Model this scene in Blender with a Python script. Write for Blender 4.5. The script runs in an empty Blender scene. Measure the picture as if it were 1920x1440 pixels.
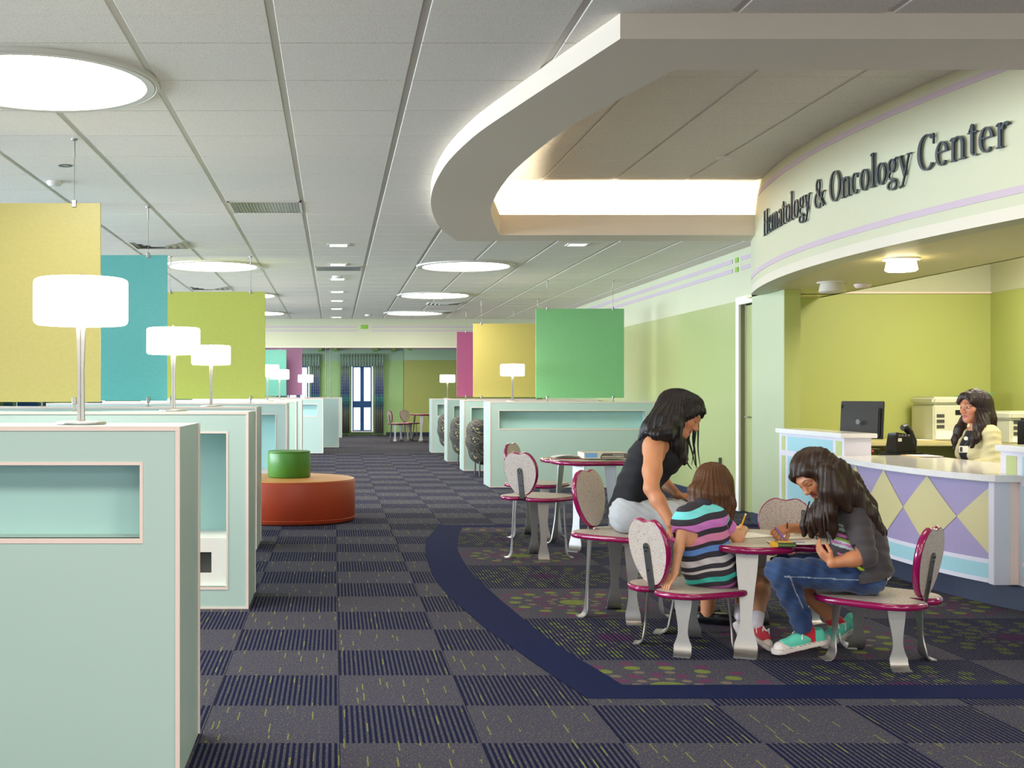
import bpy, bmesh, math, random
import numpy as np
from mathutils import Vector, Matrix
random.seed(7)
SC = bpy.context.scene
COL = SC.collection
PI = math.pi
# ---------------- camera, world, exposure ----------------
F = 2230.0; VX = 627.0; VY = 738.0; EYE = 1.22      # lens in pixels of a 1920 wide frame, vanishing point, eye height
cam_d = bpy.data.cameras.new('camera'); cam = bpy.data.objects.new('camera', cam_d); COL.objects.link(cam)
cam.location = (0, 0, EYE); cam.rotation_euler = (PI/2, 0, 0)
cam_d.sensor_width = 36.0; cam_d.lens = 36.0*F/1920.0
cam_d.shift_x = (960-VX)/1920.0; cam_d.shift_y = (VY-720)/1920.0
cam_d.clip_start = 0.05; cam_d.clip_end = 300
SC.camera = cam
SC.view_settings.view_transform = 'Standard'; SC.view_settings.look = 'None'
SC.view_settings.gamma = 1.0; SC.view_settings.use_curve_mapping = False
SC.view_settings.exposure = EXPOSURE = 0.22
w = bpy.data.worlds.new('daylight'); SC.world = w; w.use_nodes = True
w.node_tree.nodes['Background'].inputs[0].default_value = (0.80, 0.90, 1.0, 1)
w.node_tree.nodes['Background'].inputs[1].default_value = 2.2
DISC_E = 24.      # round ceiling lights
SHADE_E = 6.5     # table lamp shades
COVE_E = 240.0     # fluorescent tube in the cove
SPOT_E = 12.0     # square downlights
# area lamps: added fill behind the viewer and at left, daylight at far windows
def window_daylight(name, loc, rot, sx, sy, power, col):
    d = bpy.data.lights.new(name, 'AREA'); d.shape = 'RECTANGLE'; d.size = sx; d.size_y = sy; d.energy = power; d.color = col
    o = bpy.data.objects.new(name, d); COL.objects.link(o); o.location = loc; o.rotation_euler = rot
window_daylight('rear_fill_light', (0.5, -6.5, 1.2), (PI/2, 0, 0), 15.0, 1.7, 75, (1.0, .95, .88))  # added fill to light the faces, stands for no visible window
window_daylight('far_window_daylight', (-4.0, 35.6, 1.1), (-PI/2, 0, 0), 12.0, 2.0, 330, (.78, .88, 1.0))
window_daylight('side_daylight_fill', (-10.1, 14.0, 1.5), (PI/2, 0, -PI/2), 22.0, 1.9, 3200, (.72, .85, 1.0))  # added fill for unseen left windows, brightens the ceiling
SC.cycles.use_denoising = True
SC.cycles.max_bounces = 8; SC.cycles.diffuse_bounces = 5; SC.cycles.glossy_bounces = 3
SC.cycles.sample_clamp_indirect = 4.0

def P(px, py, Y): return Vector(((px-VX)*Y/F, Y, EYE-(py-VY)*Y/F))
# ---------------- materials ----------------
def lin(c):
    return tuple(((v/255.0)/12.92 if v/255.0 <= 0.04045 else ((v/255.0+0.055)/1.055)**2.4) for v in c)
class NT:
    def __init__(s, m):
        s.t = m.node_tree; s.n = s.t.nodes; s.b = s.n['Principled BSDF']
    def new(s, k, **kw):
        n = s.n.new(k)
        for a, v in kw.items(): setattr(n, a, v)
        return n
    def link(s, a, b): s.t.links.new(a, b)
    def put(s, inp, v):
        if isinstance(v, bpy.types.NodeSocket): s.link(v, inp)
        elif isinstance(v, (tuple, list)) and len(v) == 3 and inp.type == 'RGBA': inp.default_value = (*v, 1)
        else: inp.default_value = v
    def M(s, op, a, b=None, c=None, clamp=False):
        n = s.new('ShaderNodeMath', operation=op, use_clamp=clamp)
        s.put(n.inputs[0], a)
        if b is not None: s.put(n.inputs[1], b)
        if c is not None: s.put(n.inputs[2], c)
        return n.outputs[0]
    def mix(s, f, a, b):
        n = s.new('ShaderNodeMix', data_type='RGBA')
        s.put(n.inputs[0], f); s.put(n.inputs[6], a); s.put(n.inputs[7], b)
        return n.outputs[2]
    def noise(s, vec, scale, detail=2, rough=.5):
        n = s.new('ShaderNodeTexNoise'); n.inputs['Scale'].default_value = scale
        n.inputs['Detail'].default_value = detail; n.inputs['Roughness'].default_value = rough
        if vec is not None: s.link(vec, n.inputs['Vector'])
        return n.outputs['Fac']
    def pos(s): return s.new('ShaderNodeNewGeometry').outputs['Position']
    def obj(s): return s.new('ShaderNodeTexCoord').outputs['Object']
    def mapv(s, v, scale=(1, 1, 1), rot=(0, 0, 0)):
        n = s.new('ShaderNodeMapping'); s.link(v, n.inputs[0]); n.inputs['Scale'].default_value = scale
        n.inputs['Rotation'].default_value = rot
        return n.outputs[0]
    def ramp(s, f, stops, const=False):
        n = s.new('ShaderNodeValToRGB'); s.link(f, n.inputs[0]); r = n.color_ramp
        if const: r.interpolation = 'CONSTANT'
        while len(r.elements) < len(stops): r.elements.new(0.5)
        for e, (p, c) in zip(r.elements, stops): e.position = p; e.color = (*c, 1)
        return n.outputs[0]
    def bump(s, h, strength, dist=0.01):
        n = s.new('ShaderNodeBump'); n.inputs['Strength'].default_value = strength; n.inputs['Distance'].default_value = dist
        s.link(h, n.inputs['Height']); s.link(n.outputs[0], s.b.inputs['Normal'])
def mat(name, rgb, rough=.55, metal=0., spec=None, var=0.0, vscale=3., bump=0., bscale=200., coat=0.):
    m = bpy.data.materials.new(name); m.use_nodes = True; t = NT(m)
    c = lin(rgb)
    t.b.inputs['Base Color'].default_value = (*c, 1); t.b.inputs['Roughness'].default_value = rough
    t.b.inputs['Metallic'].default_value = metal
    if spec is not None: t.b.inputs['Specular IOR Level'].default_value = spec
    if coat: t.b.inputs['Coat Weight'].default_value = coat; t.b.inputs['Coat Roughness'].default_value = .12
    if var:
        f = t.noise(t.pos(), vscale, 3)
        t.link(t.mix(f, tuple(v*(1-var) for v in c), tuple(min(1, v*(1+var)) for v in c)), t.b.inputs['Base Color'])
    if bump: t.bump(t.noise(t.pos(), bscale, 2), bump, .003)
    return m
def emat(name, rgb, e):
    m = bpy.data.materials.new(name); m.use_nodes = True; t = NT(m)
    t.b.inputs['Base Color'].default_value = (*lin(rgb), 1)
    t.b.inputs['Emission Color'].default_value = (*lin(rgb), 1); t.b.inputs['Emission Strength'].default_value = e
    return m
def attmat(name, rough=.6, bump=0., bscale=300., sheen=0., sss=0., spec=.5):
    m = bpy.data.materials.new(name); m.use_nodes = True; t = NT(m)
    a = t.new('ShaderNodeAttribute', attribute_name='Col'); t.link(a.outputs['Color'], t.b.inputs['Base Color'])
    t.b.inputs['Roughness'].default_value = rough; t.b.inputs['Specular IOR Level'].default_value = spec
    if bump: t.bump(t.noise(t.pos(), bscale, 2), bump, .002)
    if sheen: t.b.inputs['Sheen Weight'].default_value = sheen
    if sss: t.b.inputs['Subsurface Weight'].default_value = sss; t.b.inputs['Subsurface Radius'].default_value = (.02, .008, .005); t.b.inputs['Subsurface Scale'].default_value = .5
    return m
MT = {}
MT['desk'] = mat('pale_aqua_laminate', (180, 204, 197), .38, var=.03, vscale=2)
MT['desk_in'] = mat('aqua_recess_laminate', (170, 208, 204), .45)
MT['trim'] = mat('pinkish_white_edging', (236, 214, 205), .4)
MT['white'] = mat('white_paint', (232, 228, 222), .5)
MT['cream'] = mat('cream_wall_paint', (190, 191, 162), .5, var=.02)
MT['soffit'] = mat('soffit_paint', (224, 210, 192), .6)
MT['lav'] = mat('lavender_stripe_paint', (186, 168, 180), .55)
MT['green'] = mat('lime_wall_paint', (170, 176, 98), .5, var=.03, vscale=1.5)
MT['sq'] = mat('green_square_paint', (128, 176, 52), .5); MT['tan'] = mat('tan_recess_paint', (168, 160, 128), .5); MT['bandp'] = mat('cream_pink_band', (208, 200, 182), .5)
MT['sage'] = mat('sage_wall_paint', (160, 168, 114), .28, var=.03, vscale=1.0)
MT['pale'] = mat('pale_green_wall_paint', (170, 180, 146), .35, var=.03)
MT['navy'] = mat('navy_rubber_baseboard', (30, 40, 66), .5)
MT['steel'] = mat('brushed_steel', (172, 168, 164), .40, metal=.9, var=.05, vscale=30)
MT['dsteel'] = mat('dark_steel', (110, 108, 106), .35, metal=.8)
MT['mag'] = mat('glossy_magenta_edge', (142, 14, 78), .18, coat=.6)
MT['black'] = mat('black_plastic', (22, 22, 24), .35)
MT['blackcloth'] = mat('black_cloth', (24, 23, 26), .9)
MT['hole'] = mat('painted_recess_shade', (70, 70, 66), .8)  # dark tone stands in for shade inside openings
MT['mirror'] = mat('grey_vent_metal', (150, 150, 146), .4, metal=.3)
MT['orange'] = mat('rust_orange_vinyl', (176, 64, 32), .42, bump=.15, bscale=60, var=.05)
MT['otan'] = mat('tan_orange_vinyl_top', (214, 150, 84), .4, bump=.1, bscale=60)
MT['gvinyl'] = mat('green_vinyl', (72, 130, 42), .4, bump=.25, bscale=45, var=.08, vscale=12)
MT['paper'] = mat('white_paper', (244, 240, 234), .7)
MT['beige'] = mat('beige_plastic', (206, 204, 176), .5)
MT['signink'] = mat('navy_slate_letters', (30, 48, 62), .4)
MT['blueframe'] = mat('blue_window_frame', (24, 84, 150), .45)
MT['disc'] = emat('round_light_diffuser', (255, 247, 232), DISC_E)
MT['shade'] = emat('lit_lamp_shade', (255, 244, 224), SHADE_E)
MT['tube'] = emat('fluorescent_tube', (255, 242, 212), COVE_E)
MT['tube2'] = emat('fluorescent_tube_side', (255, 242, 212), COVE_E*.35)
MT['spot'] = emat('downlight_lens', (255, 246, 222), SPOT_E)
MT['dome'] = emat('dome_light_glass', (255, 236, 190), 8.0)
def mk_ceil():
    m = bpy.data.materials.new('mineral_fibre_tile'); m.use_nodes = True; t = NT(m); p = t.pos()
    f = t.noise(p, 190, 3, .7); g = t.noise(p, 60, 2)
    c = t.ramp(f, [(.32, lin((208, 200, 188))), (.52, lin((242, 235, 224))), (.75, lin((247, 241, 232)))])
    t.link(c, t.b.inputs['Base Color']); t.b.inputs['Roughness'].default_value = .95
    t.b.inputs['Specular IOR Level'].default_value = .1
    t.bump(f, .35, .003); return m
MT['tile'] = mk_ceil()
MT['tee'] = mat('ceiling_grid_metal', (214, 208, 198), .5)
def mk_carpet(name, rib, rug):
    m = bpy.data.materials.new(name); m.use_nodes = True; t = NT(m); p = t.pos()
    s = t.new('ShaderNodeSeparateXYZ'); t.link(p, s.inputs[0]); x, y = s.outputs[0], s.outputs[1]
    grey = lin((94, 92, 104)); grey2 = lin((48, 51, 74)); navy = lin((23, 27, 56)); olive = lin((128, 126, 72)); plum = lin((84, 52, 78))
    fine = t.noise(t.mapv(p, (210, 330, 1)), 1.0, 2, .8)
    base = t.mix(t.M('MULTIPLY', t.M('SUBTRACT', fine, .40), 5., clamp=True), grey2, grey)
    sp = t.noise(t.mapv(p, (120, 90, 1)), 1.0, 2, .9)
    base = t.mix(t.M('GREATER_THAN', sp, .60), base, olive)
    sp2 = t.noise(t.mapv(p, (70, 55, 1), (0, 0, 1)), 1.0, 2, .9)
    base = t.mix(t.M('MULTIPLY', t.M('GREATER_THAN', sp2, .62), .6), base, plum)
    # fine cross lines of the weave
    ln = t.M('GREATER_THAN', t.M('SINE', t.M('MULTIPLY', y, 2*PI/.0125)), .55)
    base = t.mix(t.M('MULTIPLY', ln, .6), base, navy)
    if not rug:   # short yellow-green dashes that run along y
        vo = t.new('ShaderNodeTexVoronoi', feature='F1'); t.link(t.mapv(p, (11, 5.2, 1)), vo.inputs['Vector']); vo.inputs['Scale'].default_value = 1.; vo.inputs['Randomness'].default_value = .9
        vs = t.new('ShaderNodeSeparateXYZ'); vd = t.new('ShaderNodeVectorMath', operation='SUBTRACT'); t.link(t.mapv(p, (11, 5.2, 1)), vd.inputs[0]); t.link(vo.outputs['Position'], vd.inputs[1]); t.link(vd.outputs[0], vs.inputs[0])
        wob = t.M('MULTIPLY', t.M('SUBTRACT', sp, .5), .12)
        cs = t.new('ShaderNodeSeparateColor'); t.link(vo.outputs['Color'], cs.inputs[0])
        d = t.M('MULTIPLY', t.M('LESS_THAN', t.M('ABSOLUTE', t.M('ADD', vs.outputs[0], wob)), .026), t.M('LESS_THAN', t.M('ABSOLUTE', vs.outputs[1]), .28)); d = t.M('MULTIPLY', d, t.M('LESS_THAN', cs.outputs[0], .55)); d = t.M('MULTIPLY', d, t.M('GREATER_THAN', fine, .40))
        base = t.mix(t.M('MULTIPLY', d, .75), base, lin((146, 148, 68)))
    if rug:
        # ring of dots per one metre module
        def frac(v, o): return t.M('SUBTRACT', t.M('FRACT', t.M('ADD', v, o)), .5)
        cx = frac(x, -.90+10); cy = frac(y, -.45+10)
        r = t.M('SQRT', t.M('ADD', t.M('MULTIPLY', cx, cx), t.M('MULTIPLY', cy, cy)))
        th = t.M('DIVIDE', t.M('ARCTAN2', cy, cx), 2*PI)
        par = t.M('FLOORED_MODULO', t.M('ADD', t.M('FLOOR', t.M('ADD', y, -.45+10)), t.M('FLOOR', t.M('ADD', x, -.9+10))), 2)
        gr, pu, ta = lin((112, 122, 66)), lin((98, 58, 88)), lin((116, 104, 94))
        def ring(col, rad, n, dot, c, ph=0., ax=1.0):
            a = t.M('SUBTRACT', t.M('FRACT', t.M('ADD', t.M('MULTIPLY', th, n), ph)), .5)
            u = t.M('MULTIPLY', a, 2*PI*rad/n); v = t.M('MULTIPLY', t.M('SUBTRACT', r, rad), ax)
            d = t.M('SQRT', t.M('ADD', t.M('MULTIPLY', u, u), t.M('MULTIPLY', v, v)))
            return t.mix(t.M('LESS_THAN', d, dot), col, c)
        A = t.mix(par, gr, pu); B = t.mix(par, pu, gr)
        base = ring(base, .425, 16, .034, B); base = ring(base, .345, 14, .036, gr, .5); base = ring(base, .262, 12, .024, ta)
        base = ring(base, .205, 12, .026, B, .5, .6); base = ring(base, .135, 12, .022, ta)
        base = t.mix(t.M('LESS_THAN', r, .085), base, A)
    if rib:
        wv = t.M('SINE', t.M('ADD', t.M('MULTIPLY', x, 2*PI/.0206), t.M('MULTIPLY', t.M('SUBTRACT', sp, .5), 1.6)))
        msk = t.M('MULTIPLY', t.M('ADD', wv, .30), 2.5, clamp=True)
        base = t.mix(msk, base, navy)
        t.bump(msk, -.5, .002) if False else None
    t.link(base, t.b.inputs['Base Color']); t.b.inputs['Roughness'].default_value = .95; t.b.inputs['Specular IOR Level'].default_value = .05
    t.bump(fine, .5, .003)
    return m
MT['c_rib'] = mk_carpet('ribbed_carpet_tile', True, False); MT['c_plain'] = mk_carpet('plain_carpet_tile', False, False)
MT['r_rib'] = mk_carpet('ribbed_floral_carpet_tile', True, True); MT['r_plain'] = mk_carpet('plain_floral_carpet_tile', False, True)
MT['band'] = mat('navy_carpet_band', (22, 30, 68), .95, spec=.1, var=.3, vscale=420, bump=.5, bscale=300)
def mk_lam():
    m = bpy.data.materials.new('speckled_squiggle_laminate'); m.use_nodes = True; t = NT(m); p = t.obj()
    f = t.noise(t.mapv(p, (150, 150, 300), (.3, .2, .1)), 1., 3, .7)
    g = t.noise(t.mapv(p, (105, 105, 220), (.7, .4, .9)), 1., 2, .6)
    c = t.ramp(f, [(.28, lin((150, 110, 160))), (.38, lin((176, 168, 176))), (.47, lin((206, 196, 184))), (.55, lin((190, 186, 150))), (.62, lin((200, 180, 180))), (.74, lin((120, 130, 150)))])
    c = t.mix(t.M('GREATER_THAN', g, .62), c, lin((190, 90, 110)))
    c = t.mix(t.M('LESS_THAN', g, .36), c, lin((92, 96, 150)))
    t.link(c, t.b.inputs['Base Color']); t.b.inputs['Roughness'].default_value = .45
    return m
MT['lam'] = mk_lam()
def mk_quartz():
    m = bpy.data.materials.new('speckled_white_quartz'); m.use_nodes = True; t = NT(m); p = t.pos()
    f = t.noise(p, 260, 2, .8)
    c = t.ramp(f, [(.3, lin((170, 172, 190))), (.45, lin((226, 222, 222))), (.7, lin((240, 234, 224)))])
    t.link(c, t.b.inputs['Base Color']); t.b.inputs['Roughness'].default_value = .12; return m
MT['quartz'] = mk_quartz()
def mk_uph():
    m = bpy.data.materials.new('paisley_upholstery'); m.use_nodes = True; t = NT(m); p = t.obj()
    v = t.new('ShaderNodeTexWave', wave_type='RINGS'); t.link(p, v.inputs['Vector']); v.inputs['Scale'].default_value = 4.; v.inputs['Distortion'].default_value = 11.; v.inputs['Detail Scale'].default_value = 1.6
    c = t.ramp(v.outputs['Fac'], [(0, lin((48, 46, 52))), (.38, lin((120, 118, 60))), (.5, lin((150, 140, 110))), (.62, lin((74, 70, 70))), (.9, lin((40, 40, 48)))], True)
    t.link(c, t.b.inputs['Base Color']); t.b.inputs['Roughness'].default_value = .85; return m
MT['uph'] = mk_uph()
def mk_glass():
    m = bpy.data.materials.new('clear_window_glass'); m.use_nodes = True; t = NT(m); tr = t.new('ShaderNodeBsdfTransparent'); gl = t.new('ShaderNodeBsdfGlossy'); gl.inputs['Roughness'].default_value = .02
    mx = t.new('ShaderNodeMixShader'); mx.inputs[0].default_value = .06; t.link(tr.outputs[0], mx.inputs[1]); t.link(gl.outputs[0], mx.inputs[2]); t.link(mx.outputs[0], t.n['Material Output'].inputs[0]); return m
MT['glass'] = mk_glass()
def mk_curtain():
    m = bpy.data.materials.new('blue_plaid_curtain'); m.use_nodes = True; t = NT(m); p = t.pos()
    s = t.new('ShaderNodeSeparateXYZ'); t.link(p, s.inputs[0])
    z = s.outputs[2]
    c = t.ramp(t.M('DIVIDE', z, 2.4), [(0, lin((176, 172, 166))), (.28, lin((184, 184, 172))), (.36, lin((90, 136, 170))), (.44, lin((80, 176, 178))), (.52, lin((70, 92, 156))), (.68, lin((130, 146, 178))), (.78, lin((164, 186, 176))), (1, lin((140, 172, 152)))])
    g = t.M('GREATER_THAN', t.M('SINE', t.M('MULTIPLY', z, 70)), .5)
    h = t.M('GREATER_THAN', t.M('SINE', t.M('MULTIPLY', s.outputs[0], 90)), .4)
    c = t.mix(t.M('MULTIPLY', t.M('ADD', g, h), .22), c, lin((196, 200, 196)))
    t.link(c, t.b.inputs['Base Color']); t.b.inputs['Roughness'].default_value = .9; return m
MT['curtain'] = mk_curtain()
def mk_resin(name, rgb):
    m = bpy.data.materials.new(name); m.use_nodes = True; t = NT(m); p = t.pos(); c = lin(rgb)
    f = t.noise(t.mapv(p, (40, 40, 55)), 1., 3, .7)
    t.link(t.mix(f, tuple(v*.88 for v in c), tuple(min(1, v*1.1) for v in c)), t.b.inputs['Base Color'])
    t.b.inputs['Roughness'].default_value = .4; t.b.inputs['Transmission Weight'].default_value = 0
    return m

# ---------------- geometry helpers ----------------
def root_of(o):
    while o.parent: o = o.parent
    return o
def mk(name, verts, faces, m, parent=None, world=True, smooth=False, mi=None, **props):
    if parent is not None and world:
        L = root_of(parent).location; verts = [(v[0]-L.x, v[1]-L.y, v[2]-L.z) for v in verts]
    me = bpy.data.meshes.new(name); me.from_pydata([tuple(v) for v in verts], [], faces)
    ms = m if isinstance(m, (list, tuple)) else [m]
    for a in ms: me.materials.append(MT[a] if isinstance(a, str) else a)
    if mi is not None: me.polygons.foreach_set('material_index', mi)
    if smooth: me.polygons.foreach_set('use_smooth', [True]*len(me.polygons))
    me.update()
    o = bpy.data.objects.new(name, me); COL.objects.link(o)
    if parent is not None: o.parent = parent
    for k, v in props.items(): o[k] = v
    return o
def thing(name, label, cat, loc=(0, 0, 0), rotz=0, group=None):
    o = bpy.data.objects.new(name, None); COL.objects.link(o); o.empty_display_size = .1
    o.location = loc; o.rotation_euler = (0, 0, rotz); o['label'] = label; o['category'] = cat
    if group: o['group'] = group
    return o
def dup(root, loc, rotz, label, group=None):
    r = root.copy(); COL.objects.link(r); r.location = loc; r.rotation_euler = (0, 0, rotz); r['label'] = label
    if group: r['group'] = group
    for ch in list(root.children):
        c = ch.copy(); COL.objects.link(c); c.parent = r
        for g in ch.children:
            d = g.copy(); COL.objects.link(d); d.parent = c
    return r
class B:
    """collects shapes for one mesh"""
    def __init__(s): s.v = []; s.f = []; s.mi = []; s.cur = 0
    def add(s, vs, fs):
        n = len(s.v); s.v += [tuple(v) for v in vs]; s.f += [tuple(i+n for i in f) for f in fs]; s.mi += [s.cur]*len(fs)
    def box(s, x0, x1, y0, y1, z0, z1):
        s.add([(x0, y0, z0), (x1, y0, z0), (x1, y1, z0), (x0, y1, z0), (x0, y0, z1), (x1, y0, z1), (x1, y1, z1), (x0, y1, z1)],
              [(0, 3, 2, 1), (4, 5, 6, 7), (0, 1, 5, 4), (1, 2, 6, 5), (2, 3, 7, 6), (3, 0, 4, 7)]); return s
    def bbox(s, x0, x1, y0, y1, z0, z1, b=.004, seg=2):
        bm = bmesh.new(); r = bmesh.ops.create_cube(bm, size=1)
        for v in bm.verts: v.co = Vector(((x0+x1)/2+v.co.x*(x1-x0), (y0+y1)/2+v.co.y*(y1-y0), (z0+z1)/2+v.co.z*(z1-z0)))
        bmesh.ops.bevel(bm, geom=bm.edges[:], offset=b, segments=seg, affect='EDGES')
        bm.verts.index_update(); s.add([v.co[:] for v in bm.verts], [tuple(v.index for v in f.verts) for f in bm.faces]); bm.free(); return s
    def prism(s, poly, z0, z1):
        n = len(poly); s.add([(p[0], p[1], z0) for p in poly]+[(p[0], p[1], z1) for p in poly],
              [tuple(range(n))[::-1], tuple(range(n, 2*n))]+[(i, (i+1) % n, n+(i+1) % n, n+i) for i in range(n)]); return s
    def tube(s, pts, r, n=10, cap=True, flat=None):
        pts = [Vector(p) for p in pts]; k = len(pts); rs = r if isinstance(r, (list, tuple)) else [r]*k
        vs = []; fs = []; up = None
        for i, p in enumerate(pts):
            d = (pts[min(i+1, k-1)]-pts[max(i-1, 0)]).normalized()
            if up is None: up = Vector((0, 0, 1)) if abs(d.z) < .9 else Vector((1, 0, 0))
            a = d.cross(up).normalized(); b = a.cross(d).normalized(); up = b
            for j in range(n):
                t = 2*PI*j/n; vs.append(p+a*(math.cos(t)*rs[i])+b*(math.sin(t)*rs[i]))
        for i in range(k-1):
            for j in range(n): fs.append((i*n+j, i*n+(j+1) % n, (i+1)*n+(j+1) % n, (i+1)*n+j))
        if cap: fs.append(tuple(range(n))[::-1]); fs.append(tuple(range((k-1)*n, k*n)))
        s.add(vs, fs); return s
    def lathe(s, prof, c=(0, 0, 0), n=32, cap=True):
        vs = []; k = len(prof); fs = []
        for r, z in prof:
            for j in range(n): vs.append((c[0]+r*math.cos(2*PI*j/n), c[1]+r*math.sin(2*PI*j/n), c[2]+z))
        for i in range(k-1):
            for j in range(n): fs.append((i*n+j, i*n+(j+1) % n, (i+1)*n+(j+1) % n, (i+1)*n+j))
        if cap: fs.append(tuple(range(n))[::-1]); fs.append(tuple(range((k-1)*n, k*n)))
        s.add(vs, fs); return s
    def wallstrip(s, pts, z0, z1, t):
        """vertical slab along plan points, thickness t to the left of travel"""
        n = len(pts); off = []
        for i, p in enumerate(pts):
            a = Vector(pts[max(i-1, 0)]); b = Vector(pts[min(i+1, n-1)]); d = (b-a).normalized(); off.append((p[0]-d.y*t, p[1]+d.x*t))
        s.prism([*pts, *off[::-1]], z0, z1) if n < 3 else s._strip(pts, off, z0, z1); return s
    def _strip(s, a, b, z0, z1):
        n = len(a); vs = []
        for p, q in zip(a, b): vs += [(p[0], p[1], z0), (p[0], p[1], z1), (q[0], q[1], z1), (q[0], q[1], z0)]
        fs = []
        for i in range(n-1):
            for j in range(4): fs.append((i*4+j, i*4+(j+1) % 4, (i+1)*4+(j+1) % 4, (i+1)*4+j))
        fs += [(3, 2, 1, 0), tuple((n-1)*4+j for j in range(4))]; s.add(vs, fs)
    def mk(s, name, m, parent=None, world=True, smooth=False, **kw):
        return mk(name, s.v, s.f, m, parent, world, smooth, s.mi if isinstance(m, (list, tuple)) else None, **kw)
def solo(o, label, cat, group=None):
    o['label'] = label; o['category'] = cat
    if group: o['group'] = group
    return o
def autosm(o, ang=.6):
    me = o.data; me.polygons.foreach_set('use_smooth', [True]*len(me.polygons))
    try: me.set_sharp_from_angle(angle=ang)
    except Exception: pass
    return o
def interp(tab, y):
    """monotone-free catmull through (y, x) table"""
    ys = [t[0] for t in tab]; xs = [t[1] for t in tab]
    if y <= ys[0]: return xs[0]
    if y >= ys[-1]: return xs[-1]
    i = max(j for j in range(len(ys)-1) if ys[j] <= y)
    h = ys[i+1]-ys[i]; t = (y-ys[i])/h
    def sl(j):
        if j <= 0: return (xs[1]-xs[0])/(ys[1]-ys[0])
        if j >= len(ys)-1: return (xs[-1]-xs[-2])/(ys[-1]-ys[-2])
        return (xs[j+1]-xs[j-1])/(ys[j+1]-ys[j-1])
    m0, m1 = sl(i)*h, sl(i+1)*h
    return (2*t**3-3*t*t+1)*xs[i]+(t**3-2*t*t+t)*m0+(-2*t**3+3*t*t)*xs[i+1]+(t**3-t*t)*m1
# ================= SETTING =================
CZ = 2.72; PZ = 3.03; G = .6096
HX = lambda y: 3.4+(y-8)**2/20.0            # plan of the curved bulkhead over the reception
R_OUT = [(4.757, 1.013), (5.263, .925), (5.645, .868), (6.17, .789), (6.69, .735), (7.31, .68), (8.15, .665), (9.735, .75), (11.06, .975)]
R_IN = [(4.984, 1.207), (5.263, 1.163), (5.704, 1.092), (6.448, 1.025), (7.37, .965), (8.32, .935), (9.56, .985), (10.84, 1.162)]
S_OUT = [(4.69, 1.127), (5.77, .895), (6.5, .755), (7.41, .675), (8.64, .70), (10.03, .89), (10.9, 1.125)]
S_IN = [(5.14, 1.47), (5.59, 1.369), (6.18, 1.245), (6.695, 1.18), (7.61, 1.126), (8.55, 1.15), (9.23, 1.215), (10.5, 1.46)]
XL, XR = -9.8, 6.29
# floor base, then carpet tiles
fl = B().box(XL-.2, 9.2, -6.2, 35.2, -.12, -.006).mk('floor', 'c_plain', kind='structure')
T = .495; TX0, TY0 = .019, 4.154
def cell_poly(x0, x1, y0, y1, lo, hi, ya=-99, yb=99):
    y0, y1 = max(y0, ya), min(y1, yb)
    if y1-y0 < .01: return None
    n = 1 if (lo is None and hi is None) else 6
    ys = [y0+(y1-y0)*i/n for i in range(n+1)]
    L = [min(max(x0, lo(y)) if lo else x0, x1) for y in ys]; R = [max(min(x1, hi(y)) if hi else x1, x0) for y in ys]
    R = [max(a, b) for a, b in zip(R, L)]
    if max(b-a for a, b in zip(L, R)) < .01: return None
    pts = [(x, y) for x, y in zip(R, ys)]+[(x, y) for x, y in zip(L, ys)][::-1]
    out = []
    for p in pts:
        if not out or (abs(p[0]-out[-1][0])+abs(p[1]-out[-1][1])) > 1e-4: out.append(p)
    if abs(out[0][0]-out[-1][0])+abs(out[0][1]-out[-1][1]) < 1e-4: out.pop()
    return out if len(out) > 2 else None
def tile_bm(poly, z0, z1, c=.0015):
    """slab with a small chamfer round its top edge"""
    cx = sum(p[0] for p in poly)/len(poly); cy = sum(p[1] for p in poly)/len(poly)
    n = len(poly)
    def sh(k): return [(p[0]+(cx-p[0])*k, p[1]+(cy-p[1])*k) for p in poly]
    a = sh(.003); b = sh(.003+c/.25)
    return a, b
def add_tile(bb, poly, ztop, depth, up=1, g=.0007):
    cx = sum(p[0] for p in poly)/len(poly); cy = sum(p[1] for p in poly)/len(poly); n = len(poly)
    def sh(d):
        out = []
        for p in poly:
            dx, dy = cx-p[0], cy-p[1]; out.append((p[0]+math.copysign(min(d, abs(dx)), dx), p[1]+math.copysign(min(d, abs(dy)), dy)))
        return out
    a = sh(g); b = sh(g+.002); vs = [(p[0], p[1], ztop-up*depth) for p in a]+[(p[0], p[1], ztop-up*.002) for p in a]+[(p[0], p[1], ztop) for p in b]
    fs = []
    for k in range(2):
        for i in range(n):
            q = (k*n+i, k*n+(i+1) % n, (k+1)*n+(i+1) % n, (k+1)*n+i); fs.append(q if up > 0 else q[::-1])
    top = tuple(range(2*n, 3*n)); fs.append(top if up > 0 else top[::-1]); bb.add(vs, fs)
cand = []
def visible(x0, x1, y):      # plan test against the view cone
    return (x1*F/y+VX > -10) and (x0*F/y+VX < 1930) and y > 3.4
hall_hi = lambda y: 3.86 if y < 10.4 else (3.95 if y < 11.3 else 4.23)
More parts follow.
